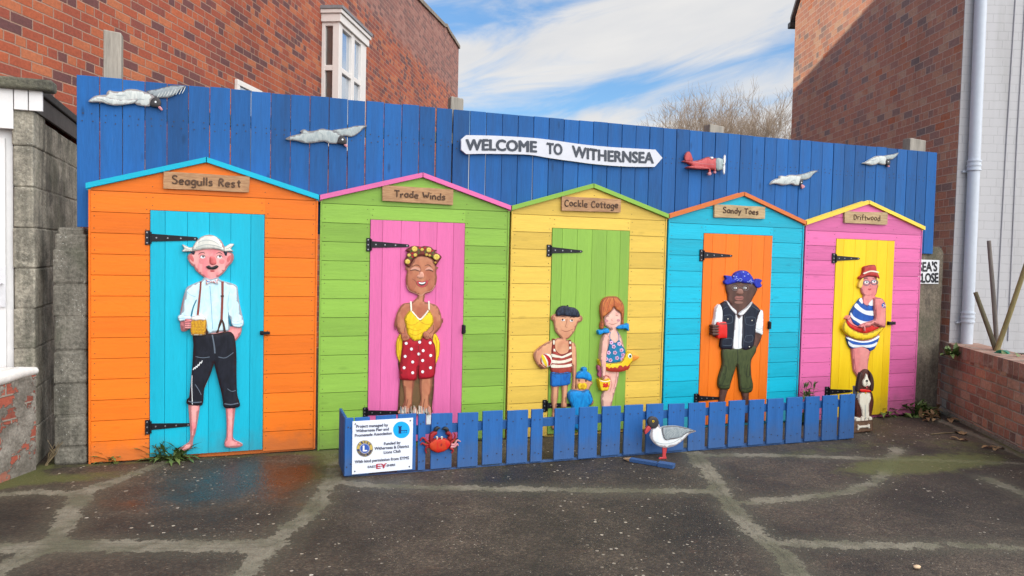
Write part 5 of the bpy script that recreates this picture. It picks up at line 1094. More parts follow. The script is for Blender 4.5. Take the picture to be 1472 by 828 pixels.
part(fig, 'smiling_mouth', ['mouth', 'white', 'dkbr'], lambda mb: (fig.decal(mb, "358 592 400 588 430 596 470 586 515 582 492 640 450 672 405 668 375 640", 0, .002), fig.decal(mb, "382 602 430 608 482 596 470 632 430 648 398 636", 2, .003), fig.decal(mb, "386 604 430 610 474 600 460 622 425 630 398 622", 1, .004)), body)

# ---- boy, baby and girl (green door)
fig, root = cutfig('painted cutout of a boy in striped vest and denim shorts with a beach ball', 808, 600)
K1 = (785, 430, 13.8); K2 = (760, 480, 6.9); fig.at(*K2)
def f(mb):
    o = conv("400 320 215 330 195 292 118 335 108 400 150 442 165 520 192 640 270 735 300 775", K1, K2)
    o += nums("296 40 240 62 200 76 112 130 58 185 52 215 62 255 92 310 132 346 178 334 190 300 230 280 236 370 226 510 232 560 226 650 240 755 232 830 232 930 272 930 276 720 292 620 302 520 328 520 334 640 326 725 376 725 376 650 390 515 405 380 425 300 436 380 437 470 430 548 446 560 460 548 462 490 472 400 476 260 466 112 420 76 372 55")
    o += conv("455 772 560 645 612 520 640 462 700 440 728 382 690 322 620 340", K1, K2)
    fig.puff(mb, o, 0.022, 0.010, 0.03)
    fig.line(mb, "395 205 398 190 400 170", 3, 1)
body = part(fig, 'body', ['boysk', 'boydk'], f)
def f(mb):
    fig.puff(mb, "243 64 257 64 262 150 300 195 340 205 388 186 404 150 404 76 421 76 424 180 426 350 402 382 236 377 230 200", 0.030, 0.010, 0.03, grow=0.004)
    for st in ("231 198 300 216 340 218 422 182 423 204 340 238 300 236 231 226", "231 258 300 266 360 258 424 238 425 262 340 290 232 288", "231 304 300 308 360 306 425 294 426 320 340 334 231 334"): fig.decal(mb, st, 1)
    fig.decal(mb, "242 64 258 64 259 104 243 106", 1, .0016, False); fig.decal(mb, "246 148 262 148 268 176 246 172", 1, .0016, False); fig.decal(mb, "403 76 421 76 421 98 403 98", 1, .0016, False); fig.decal(mb, "404 126 421 126 422 150 400 156", 1, .0016, False)
part(fig, 'striped_vest', ['stripe', 'cream'], f)
def f(mb):
    fig.puff(mb, "234 384 300 388 405 382 410 450 402 496 320 512 236 518 226 472", 0.032, .010, .03, grow=0.004)
    fig.line(mb, "234 392 320 396 406 388", 9, 1); fig.line(mb, "318 400 320 450 318 505", 3, 1); fig.line(mb, "240 412 262 425 270 440", 3, 1); fig.line(mb, "400 408 378 425 368 440", 3, 1)
    for x in (262, 300, 340, 378): fig.line(mb, [(x, 384), (x, 400)], 5, 2)
part(fig, 'denim_shorts', ['denim', 'denimdk', 'black'], f)
def f(mb):
    fig.puff(mb, fig.ell(178, 262, 58, 70, 20), 0.028, 0.024, 0.05, 0)
    fig.decal(mb, "150 200 190 215 222 260 215 300 195 320 188 270 165 225", 1); fig.decal(mb, "120 235 132 290 165 320 180 330 150 325 122 290", 1); fig.decal(mb, "140 205 160 240 178 290 182 322 166 318 140 270 128 225", 2)
part(fig, 'beach_ball', ['cream', 'red', 'yel'], f)
def f(mb):
    for a, b in ((128, 300), (138, 312), (150, 322)): fig.puff(mb, [(a-12, b+8), (a-8, b-4), (a+14, b+4), (a+22, b+12), (a+8, b+16)], .046, .005, .01)
part(fig, 'fingers', ['boysk'], f, body)
fig.at(*K1)
part(fig, 'black_hair', ['hairbk'], lambda mb: fig.puff(mb, "208 330 214 240 270 162 360 130 428 138 438 118 458 152 560 170 632 222 668 300 656 350 560 352 430 336 330 326", 0.030, 0.012, 0.025))
def f(mb):
    for x, y, s_ in ((335, 408, 1), (520, 420, -1)):
        fig.decal(mb, fig.ell(x+10*s_, y+8, 34, 20), 0, .0016); fig.decal(mb, fig.ell(x, y, 17, 20), 1, .0024)
    fig.line(mb, "300 356 345 348 400 360", 12, 1, .002, True); fig.line(mb, "468 378 520 356 580 372", 12, 1, .002, True)
part(fig, 'eyes', ['white', 'dkbr'], f, body)
part(fig, 'nose', ['boydk', 'tanlt'], lambda mb: (fig.line(mb, "418 400 405 500 385 545 430 560", 8, 0), fig.line(mb, "438 400 440 480 430 530", 10, 1)), body)
part(fig, 'mouth', ['boydk'], lambda mb: fig.line(mb, "310 612 380 640 450 632 548 590", 12, 0, .002, True), body)
for pts in ("120 380 150 350 180 380 165 420", "660 390 690 370 700 410"): part(fig, 'inner_ear', ['boydk'], lambda mb: fig.line(mb, pts, 8, 0), body)

fig, root = cutfig('painted cutout of a baby all in blue with woolly hat and yellow dummy', 834, 600)
fig.at(*K2)
def f(mb):
    fig.puff(mb, "475 436 545 425 612 462 634 478 628 498 612 520 598 552 560 572 640 660 640 690 622 708 610 690 560 720 470 720 428 640 430 560 470 545 464 500", 0.022, .010, .025)
body = part(fig, 'body', ['boysk'], f)
part(fig, 'blue_romper', ['babyb', 'denim'], lambda mb: (fig.puff(mb, "440 555 402 578 388 615 410 680 430 730 436 930 600 930 600 730 618 700 638 662 622 600 592 553 530 562", 0.030, .018, .05), fig.line(mb, "420 600 440 650 438 700", 4, 1), fig.line(mb, "590 600 600 650 600 690", 4, 1)))
part(fig, 'blue_woolly_hat', ['babyb', 'denim'], lambda mb: (fig.puff(mb, "472 440 478 400 500 378 530 366 526 345 545 330 572 332 580 350 576 366 608 392 626 430 618 468 545 446", 0.032, .014, .03), fig.line(mb, "480 428 545 432 618 452", 4, 1)))
def f(mb):
    fig.puff(mb, "490 498 515 486 530 490 560 486 578 505 575 535 552 550 530 545 505 550 490 530", 0.036, .006, .012); fig.decal(mb, fig.ell(533, 517, 20), 1, .003)
part(fig, 'dummy', ['yel', 'yelw'], f)
part(fig, 'eyes', ['dkbr'], lambda mb: (fig.decal(mb, fig.ell(503, 466, 8)), fig.decal(mb, fig.ell(571, 468, 8)), fig.line(mb, "492 456 505 452 514 458", 3, 0), fig.line(mb, "560 458 572 454 584 460", 3, 0)), body)

fig, root = cutfig('painted cutout of a ginger girl with duck swim ring and little bucket', 878, 598)
G1 = (850, 420, 13.8); G2 = (850, 440, 5.525); fig.at(*G2)
def f(mb):
    o = conv("450 290 330 440 262 490 270 640 330 700 400 745", G1, G2)
    o += nums("152 190 112 222 90 258 80 330 74 420 86 490 84 560 100 600 108 640 92 690 80 730 88 830 92 900 155 900 160 800 182 700 205 620 218 560 225 500 240 440 268 380 244 262 232 232 205 190")
    o += conv("520 700 592 640 607 500 580 410 500 350", G1, G2)
    fig.puff(mb, o, 0.022, 0.010, 0.03)
    fig.line(mb, "150 560 165 620 150 680", 3, 1); fig.line(mb, "205 520 195 600 180 660", 3, 1)
body = part(fig, 'body', ['girlsk', 'ladydk'], f)
def f(mb):
    fig.puff(mb, "150 262 188 292 222 270 242 310 272 360 268 430 180 452 106 442 114 390 134 330", 0.030, .010, .03)
    for x, y in ((160, 290), (222, 300), (178, 322), (138, 370), (188, 370), (240, 350), (118, 420), (152, 430), (205, 412), (252, 388), (246, 420)):
        for k in range(5): fig.decal(mb, fig.ell(x+9*math.cos(k*1.257), y+9*math.sin(k*1.257), 7.5, 7.5, 8), 1)
        fig.decal(mb, fig.ell(x, y, 5, 5, 8), 2, .002)
    fig.line(mb, "152 268 150 230 158 205", 5, 0); fig.line(mb, "222 275 222 235 210 205", 5, 0)
part(fig, 'flowered_swimsuit', ['suit', 'lilac', 'plum'], f)
def f(mb):
    fig.puff(mb, "58 432 66 424 100 445 140 456 200 452 240 440 258 412 272 380 300 362 326 384 332 430 312 462 296 498 250 518 170 522 118 510 70 478", 0.042, .016, .03)
    fig.decal(mb, "108 484 122 482 136 494 150 484 165 490 182 482 200 490 216 470 232 470 246 482 262 468 280 476 298 460 296 492 250 516 170 520 122 508", 1, .002)
    fig.puff(mb, "322 400 350 396 382 402 366 422 340 434 324 436", 0.046, .006, .015, 2); fig.decal(mb, fig.ell(300, 394, 15, 18), 3, .002); fig.decal(mb, fig.ell(302, 396, 9, 11), 4, .003); fig.decal(mb, fig.ell(303, 397, 4), 5, .004)
part(fig, 'duck_swim_ring', ['yel', 'redbr', 'orange', 'white', 'leaf', 'black'], f)
part(fig, 'arm', ['girlsk', 'ladydk'], lambda mb: (fig.puff(mb, "112 224 138 240 132 320 118 420 116 500 112 560 100 578 88 566 84 500 74 420 80 330 92 258", 0.052, .010, .02), fig.line(mb, "92 556 94 574", 2, 1), fig.line(mb, "101 556 102 576", 2, 1)), body)
def f(mb):
    fig.puff(mb, "60 584 105 592 150 580 136 664 104 672 76 668", 0.056, .012, .02); fig.decal(mb, "82 612 96 606 102 616 112 604 122 612 118 636 100 642 86 634", 1, .002); fig.decal(mb, "78 636 92 630 90 642", 1, .002); fig.decal(mb, "124 624 132 632 122 640", 1, .002)
    fig.line(mb, "64 588 72 560 104 552 138 560 146 584", 5, 2, .003); fig.line(mb, "60 588 105 596 150 584", 6, 3, .003)
part(fig, 'sand_bucket', ['yel', 'scar', 'redbr', 'cream'], f)
part(fig, 'ring_tail', ['plum'], lambda mb: fig.puff(mb, "52 470 78 488 84 540 72 566 54 550 60 520 50 500", 0.036, .006, .012))
fig.at(*G1)
def f(mb):
    fig.puff(mb, "435 83 330 90 240 140 190 250 180 380 194 470 205 560 180 640 182 715 240 722 252 640 236 560 235 500 265 480 320 440 400 370 450 290 500 350 580 410 602 500 600 640 640 650 645 500 655 400 642 250 580 150 510 90", 0.032, .012, .025)
    fig.line(mb, "432 90 450 180 450 285", 9, 1); fig.line(mb, "330 110 260 220 240 380", 7, 1); fig.line(mb, "540 130 600 240 610 390", 7, 1); fig.line(mb, "390 110 350 230 300 400", 6, 1); fig.line(mb, "190 590 240 610", 10, 1); fig.line(mb, "185 650 245 670", 10, 1)
part(fig, 'ginger_hair', ['ginger', 'gingerdk'], f)
part(fig, 'hair_bow', ['babyb', 'denim'], lambda mb: (fig.puff(mb, "140 762 230 745 330 718 362 800 300 815 240 812 160 846", 0.044, .008, .015), fig.line(mb, "235 750 245 810", 12, 1)))
part(fig, 'hair_bow', ['babyb', 'denim'], lambda mb: (fig.puff(mb, "508 700 600 650 690 634 742 628 742 770 690 722 600 728 530 726", 0.044, .008, .015), fig.line(mb, "615 648 618 726", 12, 1)))
def f(mb):
    fig.line(mb, "300 492 335 474 360 490", 9, 0, .002, True); fig.line(mb, "485 468 515 462 545 478", 9, 0, .002, True); fig.line(mb, "300 452 335 440 365 446", 5, 1, .002, True); fig.line(mb, "480 436 515 430 550 444", 5, 1, .002, True)
    fig.line(mb, "345 618 400 636 460 634 540 604", 9, 0, .002, True); fig.line(mb, "420 530 408 560 432 566", 6, 1); fig.decal(mb, fig.ell(310, 570, 34, 26), 2, .0014); fig.decal(mb, fig.ell(545, 560, 34, 26), 2, .0014)
part(fig, 'face_lines', ['boydk', 'ladydk', 'beakp'], f, body)

# ---- man in bandana (orange door)
fig, root = cutfig('painted cutout of a man in blue bandana and navy waistcoat holding a red cup', 1058, 578)
M1 = (990, 370, 3.764); M2 = (1015, 420, 9.2); MF = (1030, 380, 11.83); fig.at(*M2)
def f(mb):
    o = conv("230 330 190 340 165 355 170 440 195 525 200 620 250 690", MF, M2)
    o += nums("270 125 200 165 150 180 120 330 100 420 80 500 98 580 150 592 205 600 205 760")
    o += conv("190 500 185 580 168 650 172 705 165 775 150 880 182 880 196 775 214 710 225 680 252 600 265 580 276 650 286 725 300 790 300 880 325 880 326 725 345 690 335 640 336 560 360 510", M1, M2)
    o += nums("640 780 702 680 740 562 748 400 740 260 700 220 610 130")
    o += conv("590 640 625 560 662 500 692 420 680 345 640 330 430 300", MF, M2)
    fig.puff(mb, o, 0.022, .012, .035)
body = part(fig, 'body', ['dark'], f)
fig.at(*M1)
def f(mb):
    fig.puff(mb, "188 498 255 494 352 478 362 508 336 560 337 640 346 690 336 726 286 724 275 650 265 578 252 600 226 680 215 711 170 706 164 660 186 580", 0.030, .012, .03, grow=0.005)
    fig.line(mb, "168 690 195 696 218 690", 4, 1); fig.line(mb, "284 706 310 712 340 700", 4, 1); fig.line(mb, "262 500 266 540 262 580", 3, 1); fig.line(mb, "190 585 202 590 200 630 184 628", 3, 1); fig.line(mb, "318 580 312 640 328 640 332 585", 3, 1); fig.line(mb, "200 640 188 670 180 690", 3, 1)
part(fig, 'olive_trousers', ['olive', 'olivedk'], f)
fig.at(*M2)
def f(mb):
    fig.puff(mb, "182 160 132 210 116 330 95 420 105 442 160 412 212 408 220 250", 0.034, .012, .03); fig.puff(mb, "718 232 756 270 752 480 746 562 700 546 648 520 656 420 690 290", 0.034, .012, .03)
    fig.puff(mb, "384 280 432 345 490 290 486 500 476 748 350 736 368 500", 0.030, .008, .03); fig.puff(mb, "268 118 288 122 340 190 404 248 394 290 320 210", 0.044, .004, .012); fig.puff(mb, "614 128 590 182 492 300 436 300 450 270 540 205", 0.044, .004, .012)
    fig.line(mb, "432 345 436 500 430 740", 4, 1); fig.line(mb, "110 400 150 390 205 395", 4, 1); fig.line(mb, "655 480 700 490 750 470", 4, 1)
shirt = part(fig, 'white_shirt', ['white', 'gullp'], f)
def f(mb):
    fig.puff(mb, "200 166 280 126 330 215 388 280 380 400 370 520 350 738 300 752 198 732 205 600 215 400 212 250", 0.036, .012, .03); fig.puff(mb, "606 140 720 240 690 300 660 430 652 560 640 650 628 700 580 752 476 742 486 500 492 302 560 210", 0.036, .012, .03)
    for pts in ("225 310 330 305 335 400 230 405 225 310", "520 330 640 335 630 430 520 420 520 330", "225 620 330 610 325 700 215 700", "515 580 605 570 600 650 505 650 515 580", "205 240 250 200 285 195", "595 180 650 215 690 245", "500 300 490 500 480 740", "376 300 366 520 346 730"): fig.line(mb, pts, 4, 1)
    for x, y in ((282, 352), (600, 372), (565, 720)): fig.decal(mb, fig.ell(x, y, 7), 2, .002)
part(fig, 'navy_waistcoat', ['vest', 'vestln', 'cream'], f)
part(fig, 'red_cup', ['cup', 'brace'], lambda mb: (fig.puff(mb, "148 412 190 404 270 406 276 590 255 604 200 606 156 598", 0.056, .016, .06), fig.decal(mb, fig.ell(210, 414, 56, 10), 1, .002)))
def f(mb):
    for y in (450, 485, 520, 555): fig.puff(mb, [(88, y-14), (140, y-17), (168, y-8), (168, y+8), (140, y+15), (92, y+16)], 0.062, .006, .012)
part(fig, 'fingers', ['dark'], f, body)
fig.at(*MF)
def f(mb):
    fig.puff(mb, "238 332 268 250 318 152 420 104 520 118 600 200 642 280 690 392 640 334 560 322 470 316 400 300 320 312", 0.034, .014, .03)
    fig.puff(mb, "262 212 210 192 150 194 166 250 134 302 166 342 232 332 272 282", 0.034, .008, .015); fig.puff(mb, "640 282 700 244 772 272 750 318 772 362 742 392 682 392 640 338", 0.034, .008, .015)
    for pts in ("300 260 340 240 370 262 340 280", "380 250 400 240 425 256 410 285 380 280", "510 290 540 300 560 270 590 280", "575 250 585 300 575 330", "560 300 620 295"): fig.line(mb, pts, 8, 1)
    for x, y in ((330, 212), (530, 165), (450, 130), (290, 200), (470, 200), (610, 330)): fig.decal(mb, fig.ell(x, y, 13, 10, 8), 1)
part(fig, 'blue_bandana', ['bandana', 'bandlt'], f)
part(fig, 'eyes', ['white', 'black', 'grey'], lambda mb: ([(fig.decal(mb, fig.ell(x, 402, 26, 17), 0, .002), fig.decal(mb, fig.ell(x-4, 402, 12, 14), 1, .003)) for x in (325, 492)], [fig.line(mb, fig.ell(x, 404, 52, 40, 14)+[(x+52, 404)], 5, 2, .004) for x in (318, 500)], fig.line(mb, "370 395 410 385 448 395", 5, 2, .003), fig.line(mb, "280 352 330 342 370 362", 9, 1, .003, True), fig.line(mb, "455 375 500 350 540 360", 9, 1, .003, True)), body)
part(fig, 'nose', ['darkhi'], lambda mb: fig.puff(mb, "370 420 430 420 455 480 430 512 390 516 345 500 345 470", 0.030, .018, .02, 0, .02), body)
part(fig, 'mouth', ['darkhi', 'lips', 'dkbr'], lambda mb: (fig.decal(mb, "312 572 345 540 390 545 440 540 468 570 440 605 350 608", 1, .002), fig.line(mb, "318 574 390 580 462 572", 7, 2, .003), fig.decal(mb, "310 640 370 625 450 640 440 665 350 668", 0, .0016)), body)

# ---- bathing woman (yellow door)
fig, root = cutfig('painted cutout of a woman in red hat and blue striped swimsuit with swim ring', 1236, 596)
W1 = (1200, 375, 8.28); fig.at(*W1)
def f(mb):
    fig.puff(mb, "330 215 312 310 320 375 342 412 328 450 262 505 205 600 190 660 148 682 140 705 112 770 104 830 150 915 190 1020 202 1100 214 1220 226 1310 268 1380 290 1480 320 1600 318 1720 322 1800 300 1836 330 1850 378 1846 384 1800 372 1700 384 1560 392 1440 398 1320 392 1270 402 1180 430 1070 480 1040 525 900 540 830 585 790 602 770 608 600 600 510 562 452 480 424 496 390 512 318 528 290 505 240 480 190 400 180", 0.022, .014, .04)
    fig.line(mb, "232 1060 242 1200 262 1330", 5, 1); fig.line(mb, "350 455 345 490 360 515", 4, 1)
body = part(fig, 'body', ['ladysk', 'ladydk'], f)
W2d = 621
def f(mb):
    fig.puff(mb, "318 442 332 490 370 524 405 520 448 462 468 468 462 560 466 700 430 745 350 765 300 784 222 745 190 665 200 600 250 522", 0.030, .018, .05)
    fig.puff(mb, sh("150 285 240 318 330 332 430 318 525 268 518 330 472 420 422 452 395 432 330 404 270 412 200 422 168 370", W2d), 0.030, .014, .04)
    fig.decal(mb, "318 442 334 490 320 510 290 470", 1); fig.decal(mb, "448 462 468 468 458 530 405 522", 1)
    fig.decal(mb, "262 506 300 548 370 590 464 598 465 650 370 640 290 600 236 548", 1); fig.decal(mb, "194 612 222 660 290 700 370 722 440 712 400 740 330 762 270 730 212 690 190 655", 1)
    fig.decal(mb, sh("152 288 240 320 330 336 430 322 525 270 522 296 430 340 330 352 240 338 160 312", W2d), 1); fig.decal(mb, sh("164 338 220 372 330 382 440 372 505 342 488 385 430 408 380 412 330 402 260 410 205 405 172 376", W2d), 1)
part(fig, 'striped_swimsuit', ['royal', 'white'], f)
def f(mb):
    fig.puff(mb, sh("132 78 100 130 94 190 128 242 200 292 300 322 400 316 500 272 592 166 560 160 500 195 430 226 350 242 260 218 180 172 138 116", W2d), 0.040, .022, .04, 0)
    fig.puff(mb, sh("140 72 134 112 180 172 260 218 350 242 440 226 512 190 545 166 480 158 440 140 380 160 290 166 200 130", W2d), 0.036, .010, .03, 1)
part(fig, 'swim_ring', ['yel', 'scar'], f)
def f(mb):
    fig.puff(mb, "482 440 560 448 602 512 608 600 604 772 580 792 530 776 470 750 430 770 400 788 368 790 340 785 318 784 312 772 345 742 430 716 480 690 472 600 468 500", 0.052, .018, .04)
    fig.puff(mb, "340 770 362 772 366 832 354 836 346 800", 0.060, .006, .01); fig.puff(mb, "300 786 330 752 352 762 330 790", 0.060, .006, .01)
    fig.line(mb, "350 760 385 770 410 765", 3, 1); fig.line(mb, "440 720 480 742 540 765", 4, 1); fig.line(mb, "468 520 474 600 482 690", 4, 1)
    fig.decal(mb, "538 510 580 488 598 520 590 550 552 556 536 535", 2, .002); fig.line(mb, "540 552 592 512", 11, 3, .003); fig.line(mb, "545 515 590 545", 9, 3, .003); fig.line(mb, "540 552 592 512", 5, 4, .004); fig.line(mb, "566 495 570 552", 5, 4, .004)
part(fig, 'arm', ['ladysk', 'ladydk', 'royal', 'white', 'rose'], f, body)
part(fig, 'hand', ['ladysk'], lambda mb: fig.puff(mb, "140 690 150 672 172 650 192 652 186 672 180 698 170 690 160 702 150 696", 0.048, .006, .012), body)
def f(mb):
    fig.puff(mb, "298 220 298 192 330 168 342 130 352 76 400 56 468 46 490 70 502 130 522 165 532 212 480 188 400 182 336 200", 0.036, .014, .03); fig.decal(mb, "340 142 420 114 508 126 516 142 420 130 346 156", 1, .002)
part(fig, 'red_hat', ['hatred', 'cream'], f)
part(fig, 'blond_hair', ['blond'], lambda mb: (fig.puff(mb, "334 205 300 245 284 292 290 318 312 322 330 290 342 220", 0.032, .008, .015), fig.puff(mb, "500 190 532 240 530 292 512 302 498 250", 0.032, .008, .015)))
part(fig, 'glasses', ['glassf', 'white', 'royal', 'dkbr'], lambda mb: ([(fig.decal(mb, fig.ell(x, y-8, 24, 18), 1, .002), fig.decal(mb, fig.ell(x+2, y-8, 9), 3, .003), fig.line(mb, fig.ell(x, y, 36, 27, 14)+[(x+36, y)], 9, 0, .004)) for x, y in ((382, 262), (472, 255))], fig.line(mb, "415 268 428 258 440 262", 7, 0, .004), fig.line(mb, "352 218 380 208 402 218", 6, 3, .003), fig.line(mb, "455 210 478 204 500 216", 6, 3, .003)), body)
part(fig, 'lips', ['mouth', 'ladydk'], lambda mb: (fig.decal(mb, "398 338 412 328 420 334 430 328 440 336 422 350", 0, .002), fig.line(mb, "425 285 432 305 415 312", 4, 1), fig.line(mb, "352 395 400 412 450 400", 4, 1)), body)

# ---- dog on a block at the end of the picket fence
DPL = Plane(GR(1241, 621), (1, 0)); DPL.o.z = 0
fig, root = cutfig('painted cutout of a brown and white dog sitting on a block', 1241, 621, DPL, 0.0); DG = (1210, 525, 7.886); fig.at(*DG)
fig.root.location.z = GZ(DPL.o.x, 0)
part(fig, 'block', ['block'], lambda mb: fig.puff(mb, "128 640 350 622 356 742 124 772", 0.05, .002, .01, 0, -0.09, False))
def f(mb):
    fig.puff(mb, "270 46 222 80 196 160 182 280 200 300 212 296 182 370 150 450 158 520 172 590 215 632 320 622 342 540 362 420 350 330 334 296 356 285 366 200 350 120 312 62", 0.022, .014, .03)
    fig.puff(mb, "100 336 116 326 130 400 158 430 160 478 132 474 112 425", 0.016, .006, .012); fig.decal(mb, "100 336 116 326 126 380 116 416 106 390", 1, .002)
    fig.puff(mb, "215 312 312 308 332 380 312 450 306 600 242 612 220 500 196 430 190 372", 0.032, .008, .02, 1)
    for p_ in ("162 604 184 592 212 600 212 636 180 644 160 630", "306 592 330 580 346 600 340 622 310 626", "215 606 240 580 258 620 250 642 220 640", "258 610 275 590 298 610 298 636 262 640"): fig.puff(mb, p_, 0.040, .010, .015, 1)
    for x in (262, 268): fig.line(mb, [(x, 450), (x, 540), (x, 610)], 3, 2)
body = part(fig, 'body', ['dogbr', 'cream', 'gullp'], f)
part(fig, 'muzzle', ['cream', 'black', 'rose'], lambda mb: (fig.puff(mb, "275 98 258 150 238 182 238 222 260 246 290 238 312 240 326 206 302 155 288 108", 0.036, .014, .02), fig.decal(mb, fig.ell(277, 175, 14, 11), 1, .003), fig.decal(mb, "276 232 290 232 292 258 282 262", 2, .003), fig.decal(mb, fig.ell(240, 132, 7), 1, .004), fig.decal(mb, fig.ell(314, 130, 7), 1, .004), fig.line(mb, "277 186 278 210 262 228", 4, 1, .003)), body)
part(fig, 'ear', ['dkbr'], lambda mb: fig.puff(mb, "222 82 196 160 180 282 202 302 232 270 228 190 240 120", 0.038, .008, .015), body); part(fig, 'ear', ['dkbr'], lambda mb: fig.puff(mb, "312 66 350 120 366 200 357 285 332 286 326 200 322 130", 0.038, .008, .015), body)
part(fig, 'collar', ['cup', 'yel'], lambda mb: (fig.puff(mb, "218 272 322 284 322 304 268 306 216 298", 0.044, .006, .012), fig.decal(mb, fig.ell(268, 312, 9), 1, .004)))
part(fig, 'bone', ['cream'], lambda mb: fig.puff(mb, "178 682 190 672 206 684 250 682 296 676 306 664 320 672 318 690 322 708 308 720 294 708 250 712 206 716 192 738 178 732 182 708", 0.056, .010, .015))
part(fig, 'stake', ['grey'], lambda mb: fig.puff(mb, "160 240 180 240 180 780 160 780", -0.01, .001, .01, 0, -0.05, False))

# ---- standing gull in front of the picket fence
SG = Plane(GR(953, 659.5), (pd.x, pd.y)); SG.o.z = 0
fig, root = cutfig('black headed gull cutout with red legs standing on the ground before the pickets', 953, 660, SG, 0.0, 'bird cutout', 'gull_cutout'); fig.root.location.z = GZ(SG.o.x, 0)
fig.at(880, 560, 6.37)
body = part(fig, 'body', ['white', 'gullp'], lambda mb: (fig.puff(mb, "358 388 350 430 378 482 430 520 500 532 580 512 650 462 705 408 768 380 690 358 600 336 500 334 442 346 430 318 390 340 366 362", 0.018, .014, .03), fig.line(mb, "400 480 480 500 580 480 660 425", 4, 1)))
part(fig, 'wing', ['gullg', 'gullp'], lambda mb: (fig.puff(mb, "462 346 560 334 650 344 762 378 692 396 620 440 540 456 486 460 462 405", 0.030, .008, .02), [fig.line(mb, [(470+k*30, 440-k*4), (500+k*30, 400-k*3), (560+k*25, 365)], 4, 1) for k in range(6)]))
part(fig, 'head', ['gullhd', 'yel', 'black'], lambda mb: (fig.puff(mb, fig.ell(378, 302, 49, 54, 18), 0.026, .014, .03), fig.decal(mb, fig.ell(376, 290, 10), 1, .002), fig.decal(mb, fig.ell(376, 290, 5), 2, .003)))
part(fig, 'beak', ['beakr'], lambda mb: fig.puff(mb, "334 332 356 346 352 364 312 406 303 402 306 372", 0.024, .006, .012))
part(fig, 'legs', ['beakr'], lambda mb: (fig.puff(mb, "462 525 482 528 480 605 486 634 430 637 440 620 462 612", 0.012, .006, .01), fig.puff(mb, "484 525 502 528 492 600 498 632 470 636", 0.008, .005, .01)))

# ---- crab on the pickets
fig, root = cutfig('bright red crab cutout with black claw tips fixed to the pickets', 631, 652, PK, 0.0, 'crab cutout', 'crab_cutout'); fig.at(600, 605, 15.06)
body = part(fig, 'shell', ['crabr', 'crabd'], lambda mb: (fig.puff(mb, "240 545 258 492 340 420 430 386 550 380 650 400 722 482 702 552 640 622 540 672 440 688 350 662 280 612", 0.030, .022, .04), fig.decal(mb, "500 500 530 480 530 520 510 548 495 525", 1, .002)))
for pts, tip in (("270 482 258 380 282 290 350 235 424 230 422 290 362 332 342 402 322 432", "365 226 376 170 440 128 505 156 452 182 432 222 400 235"), ("640 230 702 236 752 300 752 402 700 442 660 382 690 312 630 300", "545 182 600 138 662 150 684 215 622 242 602 202 570 196")):
    part(fig, 'claw', ['crabd', 'black'], lambda mb: (fig.puff(mb, pts, 0.026, .014, .02), fig.puff(mb, tip, 0.026, .010, .015, 1)), root)
for j, (pts, c) in enumerate((("250 470 180 420 140 370 90 380 60 440", 0), ("245 520 170 515 110 480 70 520", 0), ("255 560 200 570 175 640 200 700", 0), ("720 470 800 400 820 310 790 260", 0), ("725 510 800 510 860 420 930 450", 1), ("715 560 800 560 860 500 880 540", 1), ("700 580 760 620 770 650 740 700", 0))):
    P = crom(nums(pts), False, 4); mb = MB(); mb.tube([PK.pt(*fig.f(*p), 0.016) for p in P], [0.011*(1-0.6*k/len(P)) for k in range(len(P))], 8); mb.build('leg', [K['crabd' if c == 0 else 'beakp']], root)
mb = MB()
for x in (424, 525): mb.tube([PK.pt(*fig.f(x, 395), .03), PK.pt(*fig.f(x, 345), .035)], [.005, .008], 8)
mb.build('eyes', [K['cream']], root)

# ---- flying gulls and the toy plane on the tall fence
def gull(label, px, py, z_, wing, far, head, beak, hc, extra=(), wm='gullp', crease=()):
    fig, root = cutfig(label, px, py, FEN, 0.0, 'bird cutout', 'gull_cutout', 'flying gull cutouts on the blue fence'); fig.at(*z_); k = 7.0/z_[2]
    def f(mb):
        fig.puff(mb, wing, 0.024, .016, .06, 0, .004)
        for e in extra: fig.puff(mb, e, 0.031, .012, .03, 0, .018)
        for c in crease: fig.line(mb, c, 0.7*z_[2], 1, .0015, True)
    b = part(fig, 'body', ['gullw' if wm != 'gullp' else 'gullp', 'gullg'], f)
    part(fig, 'wing', [wm if wm == 'gullg' else 'gullp', 'gullw', 'gullg'], lambda mb: (fig.puff(mb, far, 0.018, .012, .04, 0, .004), ([fig.line(mb, [(1030+j*45, 246-j*7), (1060+j*45, 205-j*9), (1070+j*46, 175-j*10)], 12, 1, .002, True) for j in range(9)] if wm == 'gullg' else None)))
    part(fig, 'head', ['gullhd', 'white'], lambda mb: (fig.puff(mb, head, 0.032, .012, .03, 0, .008), fig.decal(mb, fig.ell(hc[0], hc[1], hc[2], hc[2], 10), 1, .002)))
    part(fig, 'beak', ['beakp'], lambda mb: fig.puff(mb, beak, 0.030, .006, .012, 0, .015))
gull('largest flying gull cutout with a grey feathered wing, above the orange hut', 195, 140, (120, 115, 9.81),
     "70 300 110 258 180 220 330 205 322 188 362 145 430 160 540 160 620 130 720 128 800 145 900 180 1000 237 950 290 935 362 850 365 760 350 710 325 600 345 450 357 350 342 250 312 120 312", "885 160 1050 125 1200 85 1300 75 1442 86 1345 155 1285 208 1200 246 1100 252 1030 246 980 222",
     "950 292 1000 246 1060 256 1092 310 1072 372 1000 378 942 355", "1040 372 1072 360 1115 410 1096 426", (1018, 310, 14), ("70 300 110 262 190 232 300 232 420 260 560 280 700 270 780 262 720 322 600 344 450 356 350 342 250 312 120 310",), 'gullg', ("180 262 260 275 360 325", "420 205 500 215 600 212", "720 310 780 268 860 275"))
